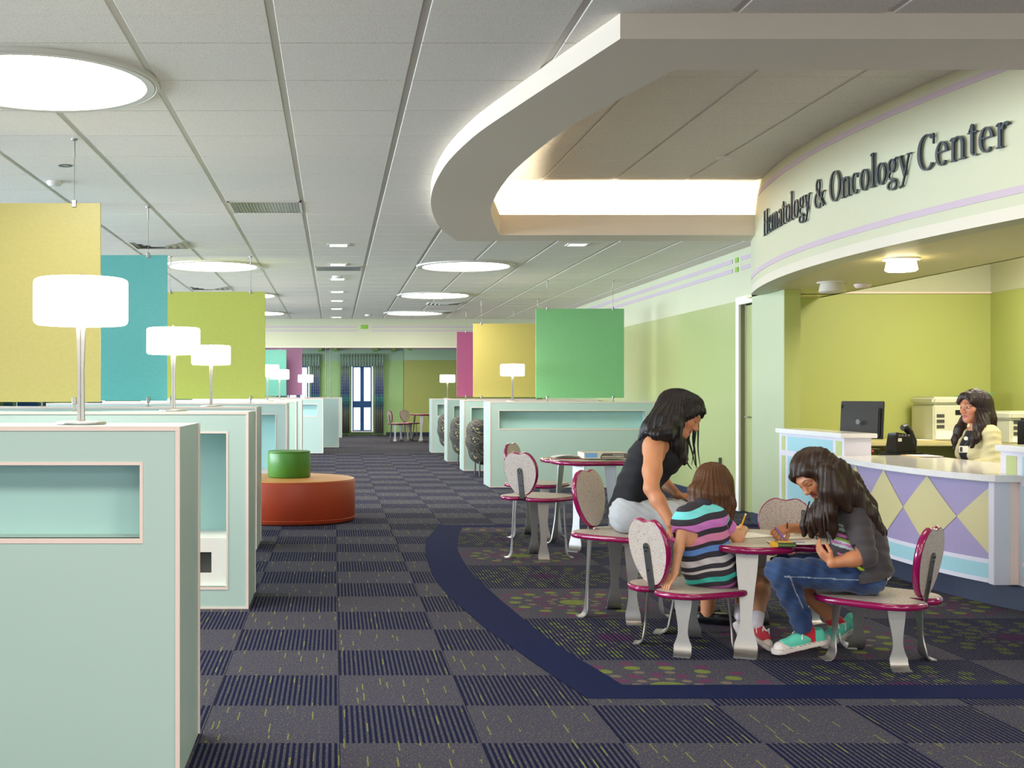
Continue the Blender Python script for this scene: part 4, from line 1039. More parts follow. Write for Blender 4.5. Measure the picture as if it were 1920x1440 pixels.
# arc length table
q = cpts(YA, YB, 200, .0015); L = [0.]
for i in range(1, len(q)): L.append(L[-1]+math.dist(q[i], q[i-1]))
def at(u, z, d=0.):   # u: distance from the viewer's end
    u = min(max(u, 0), L[-1]-1e-6); i = max(j for j in range(len(L)-1) if L[j] <= u); t_ = (u-L[i])/(L[i+1]-L[i]); a, b_ = q[i], q[i+1]
    return (a[0]+(b_[0]-a[0])*t_-d, a[1]+(b_[1]-a[1])*t_, z)
LT = L[-1]; W = LT/3.5; zA, zB = .272, .715; zm = (zA+zB)/2
for k in range(4):      # diamond inlays centred at 0, W, 2W, 3W from the near end
    vs = []; fs = []; N = 12
    for i in range(-N, N+1):
        u = k*W+i/N*W/2
        if u < 0: continue
        if u > LT: break
        hgt = (1-abs(i)/N)*(zB-zA)/2; vs += [at(u, zm-hgt, .0012), at(u, zm+hgt, .0012)]
    for i in range(len(vs)//2-1): fs.append((2*i, 2*i+1, 2*i+3, 2*i+2))
    mk('diamond_inlay', vs, fs, 'ccream', ctr)
def band(z0, z1, m, nm, d=.001):
    b = B(); a = [at(LT*i/40, 0, d)[:2] for i in range(41)]; b._strip(a, [(p[0]+d+.004, p[1]) for p in a], z0, z1); b.mk(nm, m, ctr)
band(.138, .163, 'cwht', 'white_band', .0025); band(.163, .248, 'cblue', 'blue_band', .0015); band(.248, .272, 'cwht', 'white_band', .0025)
kk = cpts(6.5, 8.9, 30, -.07); b = B(); b._strip(kk, [(p[0]+.05, p[1]) for p in kk], 0, .138); b.box(3.90, 3.95, 4.9, 6.9, 0, .138); b.box(3.86, 3.9, 8.85, 10.45, 0, .138); b.mk('toe_kick', 'navy', ctr)
# low curved worktop
wt = B(); N = 40; ys_ = np.linspace(6.70, 8.87, N)
fo = []
for y in ys_:
    x = interp(CT, y)-.075; fo.append((x, y))
fo[0] = (fo[0][0]+.02, fo[0][1])
loops = []
for dx, z in ((.004, .720), (0, .724), (0, .756), (.004, .760)):
    loops.append([(p[0]+dx, p[1], z) for p in fo])
vs = []; fs = []
for l in loops: vs += l
for k in range(3):
    for i in range(N-1): fs.append((k*N+i, k*N+i+1, (k+1)*N+i+1, (k+1)*N+i))
m0 = len(vs); vs += [(4.40, p[1], .760) for p in fo]+[(4.40, p[1], .720) for p in fo]
for i in range(N-1): fs.append((3*N+i, 3*N+i+1, m0+i+1, m0+i)); fs.append((m0+i, m0+i+1, m0+N+i+1, m0+N+i)); fs.append((m0+N+i, m0+N+i+1, i+1, i))
fs.append((0, N, 2*N, 3*N, m0, m0+N)); fs.append((N-1, m0+N+N-1, m0+N-1, 4*N-1, 3*N-1, 2*N-1))
autosm(mk('worktop', vs, fs, 'quartz', ctr), .5)
# raised ledge sections: walls with framed inlays
def ledge(x, y0, y1, ztop, cols, dir_=-1, endface=None):
    B().box(x, x+.20, y0, y1, .138, ztop-.035).mk('ledge_wall', 'cwht', ctr)
    B().bbox(x-.035, x+.235, y0-.03, y1, ztop-.035, ztop, .004).mk('ledge_top', 'quartz', ctr)
    for (ya, yb, za, zb, m) in cols: B().box(x-.002, x+.004, ya, yb, za, zb).mk('inlay_panel', m, ctr)
ZL = .925
cols = []
for ya, yb, m in ((8.87, 8.975, 'cgrn'), (9.035, 9.93, 'cblue'), (9.985, 10.06, 'cgrn')):
    for za, zb in ((.163, .248), (.272, .70), (.745, .865)): cols.append((ya, yb, za, zb, m))
ledge(3.785, 8.83, 10.12, ZL, cols)
cols = []
for ya, yb, m in ((6.735, 6.84, 'cgrn'), (5.75, 6.68, 'cblue'), (5.58, 5.69, 'cgrn')):
    for za, zb in ((.163, .248), (.272, .70), (.745, .865)): cols.append((ya, yb, za, zb, m))
ledge(3.865, 4.9, 6.90, ZL, cols)
B().bbox(3.80, 3.87, 6.72, 6.79, .138, .72, .003).mk('corner_post', 'trim', ctr); B().bbox(3.725, 3.815, 6.715, 6.775, .138, .72, .003).mk('corner_frame', 'cwht', ctr)
B().box(3.98, 4.0, 6.9, 8.85, .05, .72).mk('inner_panel', 'cwht', ctr)
# inner desk along back wall
bd = thing('back_worktop', 'cream worktop running along the lime back wall of the reception', 'worktop', (5.3, 11.0, 0))
B().bbox(4.45, 6.28, 10.75, 11.39, .745, .785, .006).mk('worktop', 'ccream', bd); 
for x in (4.47, 5.2, 6.25): B().box(x, x+.02, 10.8, 11.39, 0, .745).mk('support_panel', 'ccream', bd)
# monitor
c = P(1614, 800, 9.75); t = thing('computer_monitor', 'black flat monitor seen from behind on the reception desk', 'monitor', (c.x, c.y, .76), R_(-42))
B().bbox(-.17, .17, -.012, .012, .09, .40, .005).mk('screen_housing', 'black', t, False); 
mm = B().bbox(-.15, .15, -.045, -.012, .10, .345, .010).mk('rear_cover', 'black', t, False)
B().box(-.165, -.16, -.03, -.012, .34, .37).mk('vent_slot', 'dsteel', t, False)
autosm(B().lathe([(.02, 0), (.02, .001)], n=20).mk('maker_emblem', 'dsteel', t, False)); eo = [c_ for c_ in t.children if c_.name.startswith('maker')][0]; eo.location = (0, -.075, .23); eo.rotation_euler = (PI/2, 0, 0); eo.scale = (.8, 1.1, 1)
B().bbox(-.03, .03, -.02, .01, .01, .12, .004).mk('stand_neck', 'black', t, False); B().bbox(-.11, .13, -.09, .09, 0, .012, .004).mk('stand_base', 'black', t, False)
for ch_ in t.children:
    if ch_.name.startswith(('screen_housing', 'rear_cover', 'vent_slot')): ch_.rotation_euler.x = R_(-7)
# phone
c = P(1690, 850, 9.02); t = thing('desk_phone', 'black office desk phone tilted on the curved worktop', 'phone', (c.x, c.y, .76), R_(20))
autosm(B().bbox(-.13, .13, -.09, .10, .001, .014, .006).mk('base_plate', 'black', t, False))
b = B(); vs = [(-.10, -.05, .012), (.10, -.05, .012), (.10, .06, .012), (-.10, .06, .012), (-.11, -.06, .17), (.03, -.06, .15), (.05, .02, .14), (-.10, .03, .16)]
b.add(vs, [(0, 3, 2, 1), (4, 5, 6, 7), (0, 1, 5, 4), (1, 2, 6, 5), (2, 3, 7, 6), (3, 0, 4, 7)]); b.mk('phone_body', 'black', t, False)
autosm(B().tube([(.09, -.03, .03), (.10, -.02, .10), (.07, -.01, .17), (.03, -.01, .205), (.0, -.01, .20)], [.022, .024, .026, .030, .022], 12).mk('handset', 'black', t, False), 1.2)
B().box(-.095, -.06, -.0635, -.0615, .10, .125).mk('label_sticker', 'gw', t, False)
for k in range(4): B().bbox(-.09+.03*k, -.07+.03*k, -.064, -.056, .135, .15, .002, 1).mk('port_cover', 'dsteel', t, False)
b = B(); pts = [(-.12+.02*i, -.05+.03*math.sin(i*1.9), .006+.004*math.cos(i*2.3)) for i in range(-8, 4)]; b.tube(pts, .0035, 6); b.mk('phone_cord', 'black', t, False)
t = thing('folder_stack', 'manila folders and papers beside the desk phone', 'folder', (4.37, 8.7, .76)); MT['manila'] = mat('manila_card', (230, 196, 130), .6)
B().box(4.22, 4.39, 8.60, 8.86, .761, .765).mk('folder', 'manila', t); B().box(4.24, 4.395, 8.58, 8.82, .765, .768).mk('papers', 'paper', t)
t = thing('paper_pile', 'small pile of yellow papers on the back worktop', 'paper', (5.35, 10.95, .785)); 
for k in range(3): B().box(5.25-.01*k, 5.52-.02*k, 10.85, 11.05, .786+.004*k, .789+.004*k).mk('sheet', 'manila' if k < 2 else 'paper', t)
t = thing('red_pushpin_box', 'tiny red object beside the phone cord', 'stationery', (4.18, 9.25, .76)); autosm(B().lathe([(.012, 0), (.016, .006), (.012, .018), (.004, .024)], (4.18, 9.25, .76), 12).mk('red_knob', mat('red_plastic', (190, 30, 40), .4), t))
# printers
def printer(x, y, w_, d_, h_, z, label, adf, nm='printer'):
    t = thing(nm, label, 'printer', (x, y, z))
    B().bbox(-w_/2, w_/2, 0, d_, 0, h_, .012, 3).mk('body', 'beige', t, False); B().bbox(-w_/2-.01, w_/2+.01, -.01, d_, h_+.004, h_+adf, .02, 3).mk('scanner_lid', 'beige', t, False)
    for k in range(3): B().box(-w_/2+.03, -w_/2+.10, -.003, 0, h_*.35+k*.05, h_*.35+k*.05+.03).mk('side_vent', 'hole', t, False)
    B().bbox(-.02, w_/2-.03, -.004, .01, h_*.72, h_*.86, .003).mk('output_slot', 'black', t, False); B().box(-w_/2+.02, w_/2-.02, -.006, 0, h_*.05, h_*.28).mk('paper_tray', 'white', t, False)
    return t
printer(5.93-.22, 10.9, .44, .42, .33, .786, 'tall beige office printer behind the receptionist', .075)
printer(6.03, 10.35, .30, .36, .20, .786+.0, 'smaller off-white printer with open paper slot beside the tall one', .08)
b = B(); b.box(5.86, 6.24, 10.28, 10.745, .70, .785); 
t = thing('printer_stand', 'narrow cream side shelf carrying the smaller printer', 'shelf', (6.05, 10.5, 0)); b.mk('shelf', 'ccream', t); B().box(5.9, 5.92, 10.3, 10.74, 0, .70).mk('support_panel', 'ccream', t); B().box(6.2, 6.22, 10.3, 10.74, 0, .70).mk('support_panel', 'ccream', t)
t = thing('teal_sheet', 'teal sheet sticking out of the tall printer', 'paper', (5.95, 10.95, 1.2)); MT['teal'] = mat('teal_card', (40, 150, 140), .5)
b = B(); b.add([(5.78, 10.9, 1.195), (6.05, 10.9, 1.225), (6.05, 11.1, 1.225), (5.78, 11.1, 1.195), (5.78, 10.9, 1.192), (6.05, 10.9, 1.222), (6.05, 11.1, 1.222), (5.78, 11.1, 1.192)], [(0, 1, 2, 3), (7, 6, 5, 4), (0, 4, 5, 1), (1, 5, 6, 2), (2, 6, 7, 3), (3, 7, 4, 0)]); b.mk('card', 'teal', t)
# office chair
t = thing('office_chair', 'black office chair behind the receptionist', 'chair', (4.93, 8.6, 0))
B().bbox(5.07, 5.12, 8.35, 8.85, .62, 1.04, .022, 3).mk('backrest', 'blackcloth', t); B().bbox(4.62, 5.08, 8.36, 8.84, .44, .52, .03, 3).mk('seat', 'blackcloth', t)
B().tube([(4.85, 8.6, .06), (4.85, 8.6, .44)], .03).mk('column', 'black', t); B().tube([(4.9, 8.6, .44), (5.14, 8.6, .46), (5.13, 8.6, .7)], .018).mk('back_arm', 'black', t)
for k in range(5):
    a = 2*PI*k/5; e = Vector((4.85+.28*math.cos(a), 8.6+.28*math.sin(a), .06)); l = B().tube([(4.85, 8.6, .08), e], [.022, .014]).mk('base_leg', 'black', t); B().tube([e+Vector((0, -.02, -.03)), e+Vector((0, .02, -.03))], .028, 14).mk('caster', 'black', l)
# ================= FIGURES: signed distance surfaces =================
class SDF:
    def __init__(s): s.p = []
    def cone(s, a, b, ra, rb, k=.02, flat=None):
        s.p.append(('c', np.array(a, float), np.array(b, float), ra, rb, k, flat)); return s
    def chain(s, pts, rs, k=.02, flat=None):
        for i in range(len(pts)-1): s.cone(pts[i], pts[i+1], rs[i], rs[i+1], k, flat)
        return s
    def ell(s, c, r, R=None, k=.02):
        s.p.append(('e', np.array(c, float), np.array(r, float), np.eye(3) if R is None else np.array(R, float), None, k, None)); return s
    def grow(s, d, keep=None):
        o = SDF()
        for i, q in enumerate(s.p):
            if keep is not None and i not in keep: continue
            if q[0] == 'c': o.p.append(('c', q[1], q[2], q[3]+d, q[4]+d, q[5], q[6]))
            else: o.p.append(('e', q[1], q[2]+d, q[3], None, q[5], None))
        return o
    def box(s, m=.02):
        lo = np.full(3, 9e9); hi = -lo
        for q in s.p:
            if q[0] == 'c':
                r = max(q[3], q[4]); lo = np.minimum(lo, np.minimum(q[1], q[2])-r); hi = np.maximum(hi, np.maximum(q[1], q[2])+r)
            else: r = q[2].max(); lo = np.minimum(lo, q[1]-r); hi = np.maximum(hi, q[1]+r)
        return lo-m, hi+m
    def eval(s, lo, hi, h):
        n = [int(math.ceil((hi[i]-lo[i])/h))+1 for i in range(3)]
        ax = [(lo[i]+h*np.arange(n[i])).astype(np.float32) for i in range(3)]
        D = np.full(n, .5, np.float32)
        for q in s.p:
            k = q[5]; m = k+3*h
            if q[0] == 'c': r = max(q[3], q[4]); l = np.minimum(q[1], q[2])-r-m; u = np.maximum(q[1], q[2])+r+m
            else: r = q[2].max(); l = q[1]-r-m; u = q[1]+r+m
            sl = []
            for i in range(3):
                a = max(0, int((l[i]-lo[i])/h)); b = min(n[i], int((u[i]-lo[i])/h)+2); sl.append(slice(a, b))
            if any(x.stop <= x.start for x in sl): continue
            X = ax[0][sl[0]][:, None, None]; Y = ax[1][sl[1]][None, :, None]; Z = ax[2][sl[2]][None, None, :]
            if q[0] == 'c':
                A, Bv = q[1], q[2]; ab = Bv-A; dx, dy, dz = X-A[0], Y-A[1], Z-A[2]
                if q[6] is not None:
                    nn, f = np.array(q[6][0], float), q[6][1]; nn = nn/np.linalg.norm(nn); w_ = (dx*nn[0]+dy*nn[1]+dz*nn[2])*(f-1); dx, dy, dz = dx+nn[0]*w_, dy+nn[1]*w_, dz+nn[2]*w_
                    ab = ab+nn*(ab@nn)*(f-1)
                t = np.clip((dx*ab[0]+dy*ab[1]+dz*ab[2])/max(ab@ab, 1e-9), 0, 1)
                d = np.sqrt((dx-t*ab[0])**2+(dy-t*ab[1])**2+(dz-t*ab[2])**2)-(q[3]+(q[4]-q[3])*t)
                if q[6] is not None and q[6][1] > 1: d = d/ (1+(q[6][1]-1)*.5)
            else:
                R = q[3]; dx, dy, dz = X-q[1][0], Y-q[1][1], Z-q[1][2]; rr = q[2]
                a = R[0][0]*dx+R[0][1]*dy+R[0][2]*dz; b = R[1][0]*dx+R[1][1]*dy+R[1][2]*dz; c = R[2][0]*dx+R[2][1]*dy+R[2][2]*dz
                k0 = np.sqrt((a/rr[0])**2+(b/rr[1])**2+(c/rr[2])**2); k1 = np.sqrt((a/rr[0]**2)**2+(b/rr[1]**2)**2+(c/rr[2]**2)**2)+1e-6
                d = k0*(k0-1)/k1
            S = D[tuple(sl)]
            hh = np.maximum(k-np.abs(S-d), 0)/k; D[tuple(sl)] = np.minimum(S, d)-hh*hh*k*.25
        return ax, D
def nets(ax, D):
    h = ax[0][1]-ax[0][0]; neg = D < 0; nx, ny, nz = [d-1 for d in D.shape]
    cnt = np.zeros((nx, ny, nz), np.int8)
    for i in (0, 1):
        for j in (0, 1):
            for k in (0, 1): cnt += neg[i:nx+i, j:ny+j, k:nz+k]
    act = (cnt > 0) & (cnt < 8); idx = np.argwhere(act)
    if len(idx) == 0: return np.zeros((0, 3)), np.zeros((0, 4), int)
    vid = np.full((nx, ny, nz), -1, np.int32); vid[act] = np.arange(len(idx))
    C = [(i, j, k) for i in (0, 1) for j in (0, 1) for k in (0, 1)]
    V = np.stack([D[idx[:, 0]+c[0], idx[:, 1]+c[1], idx[:, 2]+c[2]] for c in C], 1)
    sm = np.zeros((len(idx), 3)); n = np.zeros(len(idx))
    for a in range(8):
        for b in range(a+1, 8):
            if sum(abs(C[a][q]-C[b][q]) for q in range(3)) != 1: continue
            va, vb = V[:, a], V[:, b]; m = (va < 0) != (vb < 0); t = np.where(m, va/np.where(m, va-vb, 1), 0)
            pa, pb = np.array(C[a], float), np.array(C[b], float); sm += np.where(m[:, None], pa+(pb-pa)*t[:, None], 0); n += m
    P_ = (idx+sm/n[:, None])*h+np.array([ax[0][0], ax[1][0], ax[2][0]])
    Q = []
    for d in range(3):
        e = [0, 0, 0]; e[d] = 1; o1, o2 = [(1, 2), (2, 0), (0, 1)][d]
        A = neg[:D.shape[0]-e[0], :D.shape[1]-e[1], :D.shape[2]-e[2]]; Bn = neg[e[0]:, e[1]:, e[2]:]
        ch = np.argwhere(A != Bn); ok = np.ones(len(ch), bool)
        for o in (o1, o2): ok &= (ch[:, o] > 0) & (ch[:, o] < D.shape[o]-1)
        ch = ch[ok]; ins = A[ch[:, 0], ch[:, 1], ch[:, 2]]
        def at_(du, dv): c = ch.copy(); c[:, o1] -= du; c[:, o2] -= dv; return vid[c[:, 0], c[:, 1], c[:, 2]]
        q = np.stack([at_(1, 1), at_(0, 1), at_(0, 0), at_(1, 0)], 1); q[~ins] = q[~ins][:, ::-1]; Q.append(q)
    return P_, np.concatenate(Q)
def sdf_mesh(name, s, h, m, parent, post=None, color=None, fine=(), lo=None, hi=None, scal=None):
    """surface of s; fine = [(lo, hi, h)] boxes meshed more finely"""
    if lo is None: lo, hi = s.box()
    VV = []; QQ = []; n = 0
    jobs = [(np.array(lo), np.array(hi), h, None)]+[(np.array(a)-1.01*hf, np.array(b)+1.01*hf, hf, 1) for a, b, hf in fine]
    for ji, (l, u, hh, fl_) in enumerate(jobs):
        ax, D = s.eval(l, u, hh)
        if post is not None:
            D = post(ax[0][:, None, None], ax[1][None, :, None], ax[2][None, None, :], D)
        if fl_: # open the box sides
            pass
        v, q = nets(ax, D)
        if ji == 0 and len(fine) and len(q):
            c = v[q].mean(1); keep = np.ones(len(q), bool)
            for a, b, hf in fine: keep &= ~np.all((c > np.array(a)) & (c < np.array(b)), 1)
            q = q[keep]
        VV.append(v); QQ.append(q+n); n += len(v)
    v = np.concatenate(VV); q = np.concatenate(QQ)
    used = np.zeros(len(v), bool); used[q.ravel()] = True; mp = np.cumsum(used)-1; v = v[used]; q = mp[q]
    L = root_of(parent).location if parent else Vector((0, 0, 0))
    me = bpy.data.meshes.new(name); me.vertices.add(len(v)); me.vertices.foreach_set('co', (v-np.array(L)).astype(np.float32).ravel())
    me.loops.add(q.size); me.loops.foreach_set('vertex_index', q.astype(np.int32).ravel()); me.polygons.add(len(q)); me.polygons.foreach_set('loop_start', np.arange(0, q.size, 4, dtype=np.int32)); me.polygons.foreach_set('loop_total', np.full(len(q), 4, np.int32))
    me.update(calc_edges=True); me.validate(); me.polygons.foreach_set('use_smooth', [True]*len(me.polygons))
    me.materials.append(MT[m] if isinstance(m, str) else m)
    if color is not None:
        at = me.color_attributes.new('Col', 'FLOAT_COLOR', 'POINT'); c = np.ones((len(v), 4), np.float32); c[:, :3] = color(v); at.data.foreach_set('color', c.ravel())
    if scal is not None:
        at = me.attributes.new('Sc', 'FLOAT', 'POINT'); at.data.foreach_set('value', scal(v).astype(np.float32))
    o = bpy.data.objects.new(name, me); COL.objects.link(o)
    if parent: o.parent = parent
    return o
# ================= ARMCHAIRS BETWEEN THE PARTITIONS =================
def armchair(x, y, label, first=[None]):
    if first[0]: return dup(first[0], (x, y, 0), 0, label)
    t = thing('armchair', label, 'chair', (x, y, 0)); 
    def blob(name, lines, r):
        q = SDF()
        for a, b in lines: q.cone(a, b, r, r, .05)
        lo_, hi_ = q.box(); n_ = sdf_mesh(name, q, .012, 'uph', None, lo=lo_, hi=hi_); n_.parent = t
    blob('backrest', [((.17, -.20, .66), (.17, .20, .66)), ((.16, -.22, .50), (.16, .22, .50)), ((.20, -.18, .34), (.20, .18, .34))], .175)
    blob('seat_cushion', [((.42, -.18, .33), (.42, .18, .33)), ((.66, -.18, .33), (.66, .18, .33)), ((.54, -.18, .33), (.54, .18, .33))], .10)
    blob('armrest', [((.36, -.31, .50), (.70, -.31, .50)), ((.36, -.31, .32), (.70, -.31, .32))], .055); blob('armrest', [((.36, .31, .50), (.70, .31, .50)), ((.36, .31, .32), (.70, .31, .32))], .055)
    for sx in (.14, .66):
        for sy in (-.28, .28): B().tube([(sx, sy, 0), (sx, sy, .26)], .012, 10).mk('leg', 'dsteel', t, world=False)
    first[0] = t; return t
armchair(2.00, 17.8, 'paisley upholstered armchair between the first two partitions on the reception side')
armchair(2.00, 20.3, 'paisley upholstered armchair between the second and third partitions')
armchair(2.02, 23.0, 'paisley upholstered armchair before the farthest partition on the reception side')

def V3(p): return np.array(p, float)
def nz_(v): v = V3(v); return v/np.linalg.norm(v)
def frame(f, u):
    f = nz_(f); u = V3(u); u = nz_(u-f*(u@f)); r = np.cross(f, u); return np.array([r, f, u])
class Head:
    def __init__(s, C, f, u, size=1.0):
        s.C = V3(C); s.R = frame(f, u); s.k = size
    def L(s, x, y, z): return s.C+s.k*(x*s.R[0]+y*s.R[1]+z*s.R[2])
    def loc(s, v): return ((v-s.C)@s.R.T)/s.k
    def add(s, S, child=0.):
        k = s.k; L = s.L; R = s.R
        S.ell(L(0, -.012, .028), V3((.074, .092, .084))*k, R, .02*k)
        S.ell(L(0, .030, -.030), V3((.056+.004*child, .060, .082-.006*child))*k, R, .03*k)
        S.cone(L(0, .066, -.090), L(0, .070, -.088), .020*k, .018*k, .03*k)
        for q in (-1, 1):
            S.cone(L(q*.052, 0, -.040), L(q*.018, .062, -.088), .018*k, .016*k, .03*k)
            S.ell(L(q*.034, .058, -.026), V3((.026, .024, .026))*k, R, .02*k)
            S.cone(L(q*.010, .084, .020), L(q*.040, .070, .020), .011*k, .010*k, .02*k)
            S.ell(L(q*.010, .098, -.034), V3((.008, .010, .007))*k, R, .006*k)
            S.ell(L(q*.031, .0735, -.001), V3((.0155, .0125, .0115))*k, R, .004*k)   # eyelids
            S.cone(L(q*.072, -.008, .010), L(q*.070, -.012, -.022), .012*k, .008*k, .006*k, (R[0], 2.2))
        S.cone(L(0, .082, .012), L(0, .104, -.026), .0075*k, .0100*k, .012*k)
        S.ell(L(0, .106, -.029), V3((.0105, .010, .0095))*k, R, .008*k)
        S.cone(L(-.018, .081, -.054), L(.018, .081, -.054), .0055*k, .0055*k, .008*k); S.cone(L(0, .088, -.053), L(0, .088, -.0535), .006*k, .006*k, .010*k)
        S.cone(L(-.014, .082, -.065), L(.014, .082, -.065), .0065*k, .0065*k, .008*k); S.cone(L(0, .087, -.065), L(0, .087, -.0655), .006*k, .006*k, .01*k)
    def color(s, v, base, lip, dark, brow=.8, eye=1, lash=.0026):
        p = s.loc(v); c = np.tile(np.array(base, np.float32), (len(v), 1)); x, y, z = np.abs(p[:, 0]), p[:, 1], p[:, 2]
        fr = y > .055
        def mixc(m, col, a): c[m] = c[m]*(1-a)+np.array(col, np.float32)*a
        ck = fr & (np.hypot(x-.040, z+.034) < .022); mixc(ck, np.array(base)*np.array([1.12, .82, .80]), .35)
        zc_up = -.0535+.0035*np.exp(-((x-.007)/.005)**2)
        m = fr & (y > .066) & (x < .023) & (z < zc_up+.0065-.20*x) & (z > -.0735+.22*x); mixc(m, lip, .8)
        m = fr & (x < .020) & (np.abs(z+.0592) < .0013); mixc(m, np.array(lip)*.35, .85)
        bz = .0215+.006*np.sin((x-.012)/.04*PI); m = fr & (x > .013) & (x < .050) & (np.abs(z-bz) < .0030*(1.15-(x-.013)/.06)); mixc(m, dark, brow)
        if eye:
            m = fr & (x > .017) & (x < .045) & (np.abs(z+.004+.10*(x-.031)**2*8) < lash); mixc(m, dark, .9)
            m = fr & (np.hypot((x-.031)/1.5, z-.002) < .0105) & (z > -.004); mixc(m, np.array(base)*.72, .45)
        m = (y > .09) & (np.hypot(x-.007, (z+.0405)*1.4) < .0032); mixc(m, np.array(base)*.25, .8)
        return c
def hand(S, w_, d, up, k=1.0, curl=.5, side=1, spread=.15, thumb=None):
    """w_: wrist, d: direction of the fingers, up: back of the hand, side: +1 thumb on the +r side"""
    R = frame(d, up); r, f, u = R; w_ = V3(w_)
    def H(x, y, z): return w_+k*(x*r+y*f+z*u)
    for i, x in enumerate((-.030, -.010, .010, .030)):
        S.cone(H(x*.55, .0, 0), H(x, .072, .002), .0125*k, .0110*k, .010*k)
    ln = (.056, .068, .072, .064) if side > 0 else (.064, .072, .068, .056)
    for i, x in enumerate((-.031, -.0105, .0105, .031)):
        L = ln[i]*.95; a = curl*.9; p = H(x, .078, .002); ang = 0.; R0 = .0088
        for sgm, fr_ in enumerate((.45, .31, .24)):
            ang += a*(.75 if sgm == 0 else 1.); q = p+k*L*fr_*1.12*(math.cos(ang)*f-math.sin(ang)*u+spread*x*8*r*math.cos(ang)); S.cone(p, q, (R0-.0007*sgm)*k, (R0-.0010*(sgm+1))*k, .003*k); p = q
    b = H(side*.018, .016, -.006); t1 = H(side*.046, .046, -.018); t2 = H(side*.050, .076, -.030*(.5+curl)); t3 = H(side*.040, .098, -.040*(.5+curl))
    S.chain([b, t1, t2, t3], [.0135*k, .0108*k, .0095*k, .0078*k], .004*k)
rng = np.random.RandomState(4)
def vnoise(v, sc, seed=0):
    """cheap smooth noise from summed sines"""
    r = np.random.RandomState(seed); o = 0
    for i in range(5):
        d = r.randn(3); d /= np.linalg.norm(d); o = o+np.sin((v[0]*d[0]+v[1]*d[1]+v[2]*d[2])*sc*(1+.6*i)+r.rand()*6.28)/(1+.5*i)
    return o/2.5
def hairpost(axis_c, amp=.0022, fr=70, cut=None, seed=1):
    def f(X, Y, Z, D):
        a = np.arctan2(Y-axis_c[1], X-axis_c[0]); n = vnoise((X, Y, Z*.35), 22, seed)
        D = D+amp*np.sin(a*fr*.5+n*3.2+Z*8)+amp*.7*np.sin(a*fr+n*5)+amp*.9*vnoise((X, Y, Z*.25), 60, seed+3)
        if cut is not None: D = cut(X, Y, Z, D)
        return D
    return f
def hairmat(name, rgb, rgb2):
    m = bpy.data.materials.new(name); m.use_nodes = True; t = NT(m); p = t.pos()
    f = t.noise(t.mapv(p, (160, 160, 9)), 1., 3, .7)
    t.link(t.mix(f, lin(rgb), lin(rgb2)), t.b.inputs['Base Color']); t.b.inputs['Roughness'].default_value = .42
    t.b.inputs['Specular IOR Level'].default_value = .35; t.bump(f, .5, .004); return m
MT['hair_black'] = hairmat('black_hair', (14, 11, 12), (34, 27, 27)); MT['hair_brown'] = hairmat('dark_brown_hair', (26, 17, 13), (66, 44, 30)); MT['hair_light'] = hairmat('chestnut_hair', (58, 34, 18), (112, 70, 38)); MT['hair_rec'] = hairmat('reception_hair', (20, 13, 12), (52, 34, 28))
MT['skin'] = attmat('skin', .48, .08, 600, sss=.12); MT['cloth'] = attmat('printed_cloth', .9, .25, 500, sheen=.2, spec=.2)
SK1 = lin((206, 140, 100)); SK2 = lin((214, 156, 118)); SK3 = lin((200, 132, 92)); SK4 = lin((190, 126, 94))
LIP = lin((168, 72, 72)); DK = lin((26, 16, 14))
def arr(*a): return [V3(x) for x in a]
def strands(parent, m, lst, name='hair_strand'):
    for pts, r0 in lst:
        n = len(pts); v = [V3(p) for p in pts]; fine = []
        for i in range(n-1):
            for t in np.linspace(0, 1, 6, endpoint=(i == n-2)):
                p0, p1, p2, p3 = v[max(i-1, 0)], v[i], v[i+1], v[min(i+2, n-1)]
                fine.append(.5*((2*p1)+(-p0+p2)*t+(2*p0-5*p1+4*p2-p3)*t*t+(-p0+3*p1-3*p2+p3)*t**3))
        k = len(fine); rs = [r0*(1-.75*(i/(k-1))**1.5) for i in range(k)]
        autosm(B().tube(fine, rs, 8).mk(name, m, parent), 1.2)
def facecut(hd, ymin=.045, top=.058, w_=.078):
    """carves the face opening out of a hair shell"""
    def f(X, Y, Z, D):
        C, R, k = hd.C, hd.R, hd.k
        a = (R[0][0]*(X-C[0])+R[0][1]*(Y-C[1])+R[0][2]*(Z-C[2]))/k; b = (R[1][0]*(X-C[0])+R[1][1]*(Y-C[1])+R[1][2]*(Z-C[2]))/k; c = (R[2][0]*(X-C[0])+R[2][1]*(Y-C[1])+R[2][2]*(Z-C[2]))/k
        e = (np.sqrt((a/w_)**2+((b-.105)/.075)**2+((c+.045)/(top+.055))**2)-1)*.06*k
        return np.maximum(D, -e)
    return f
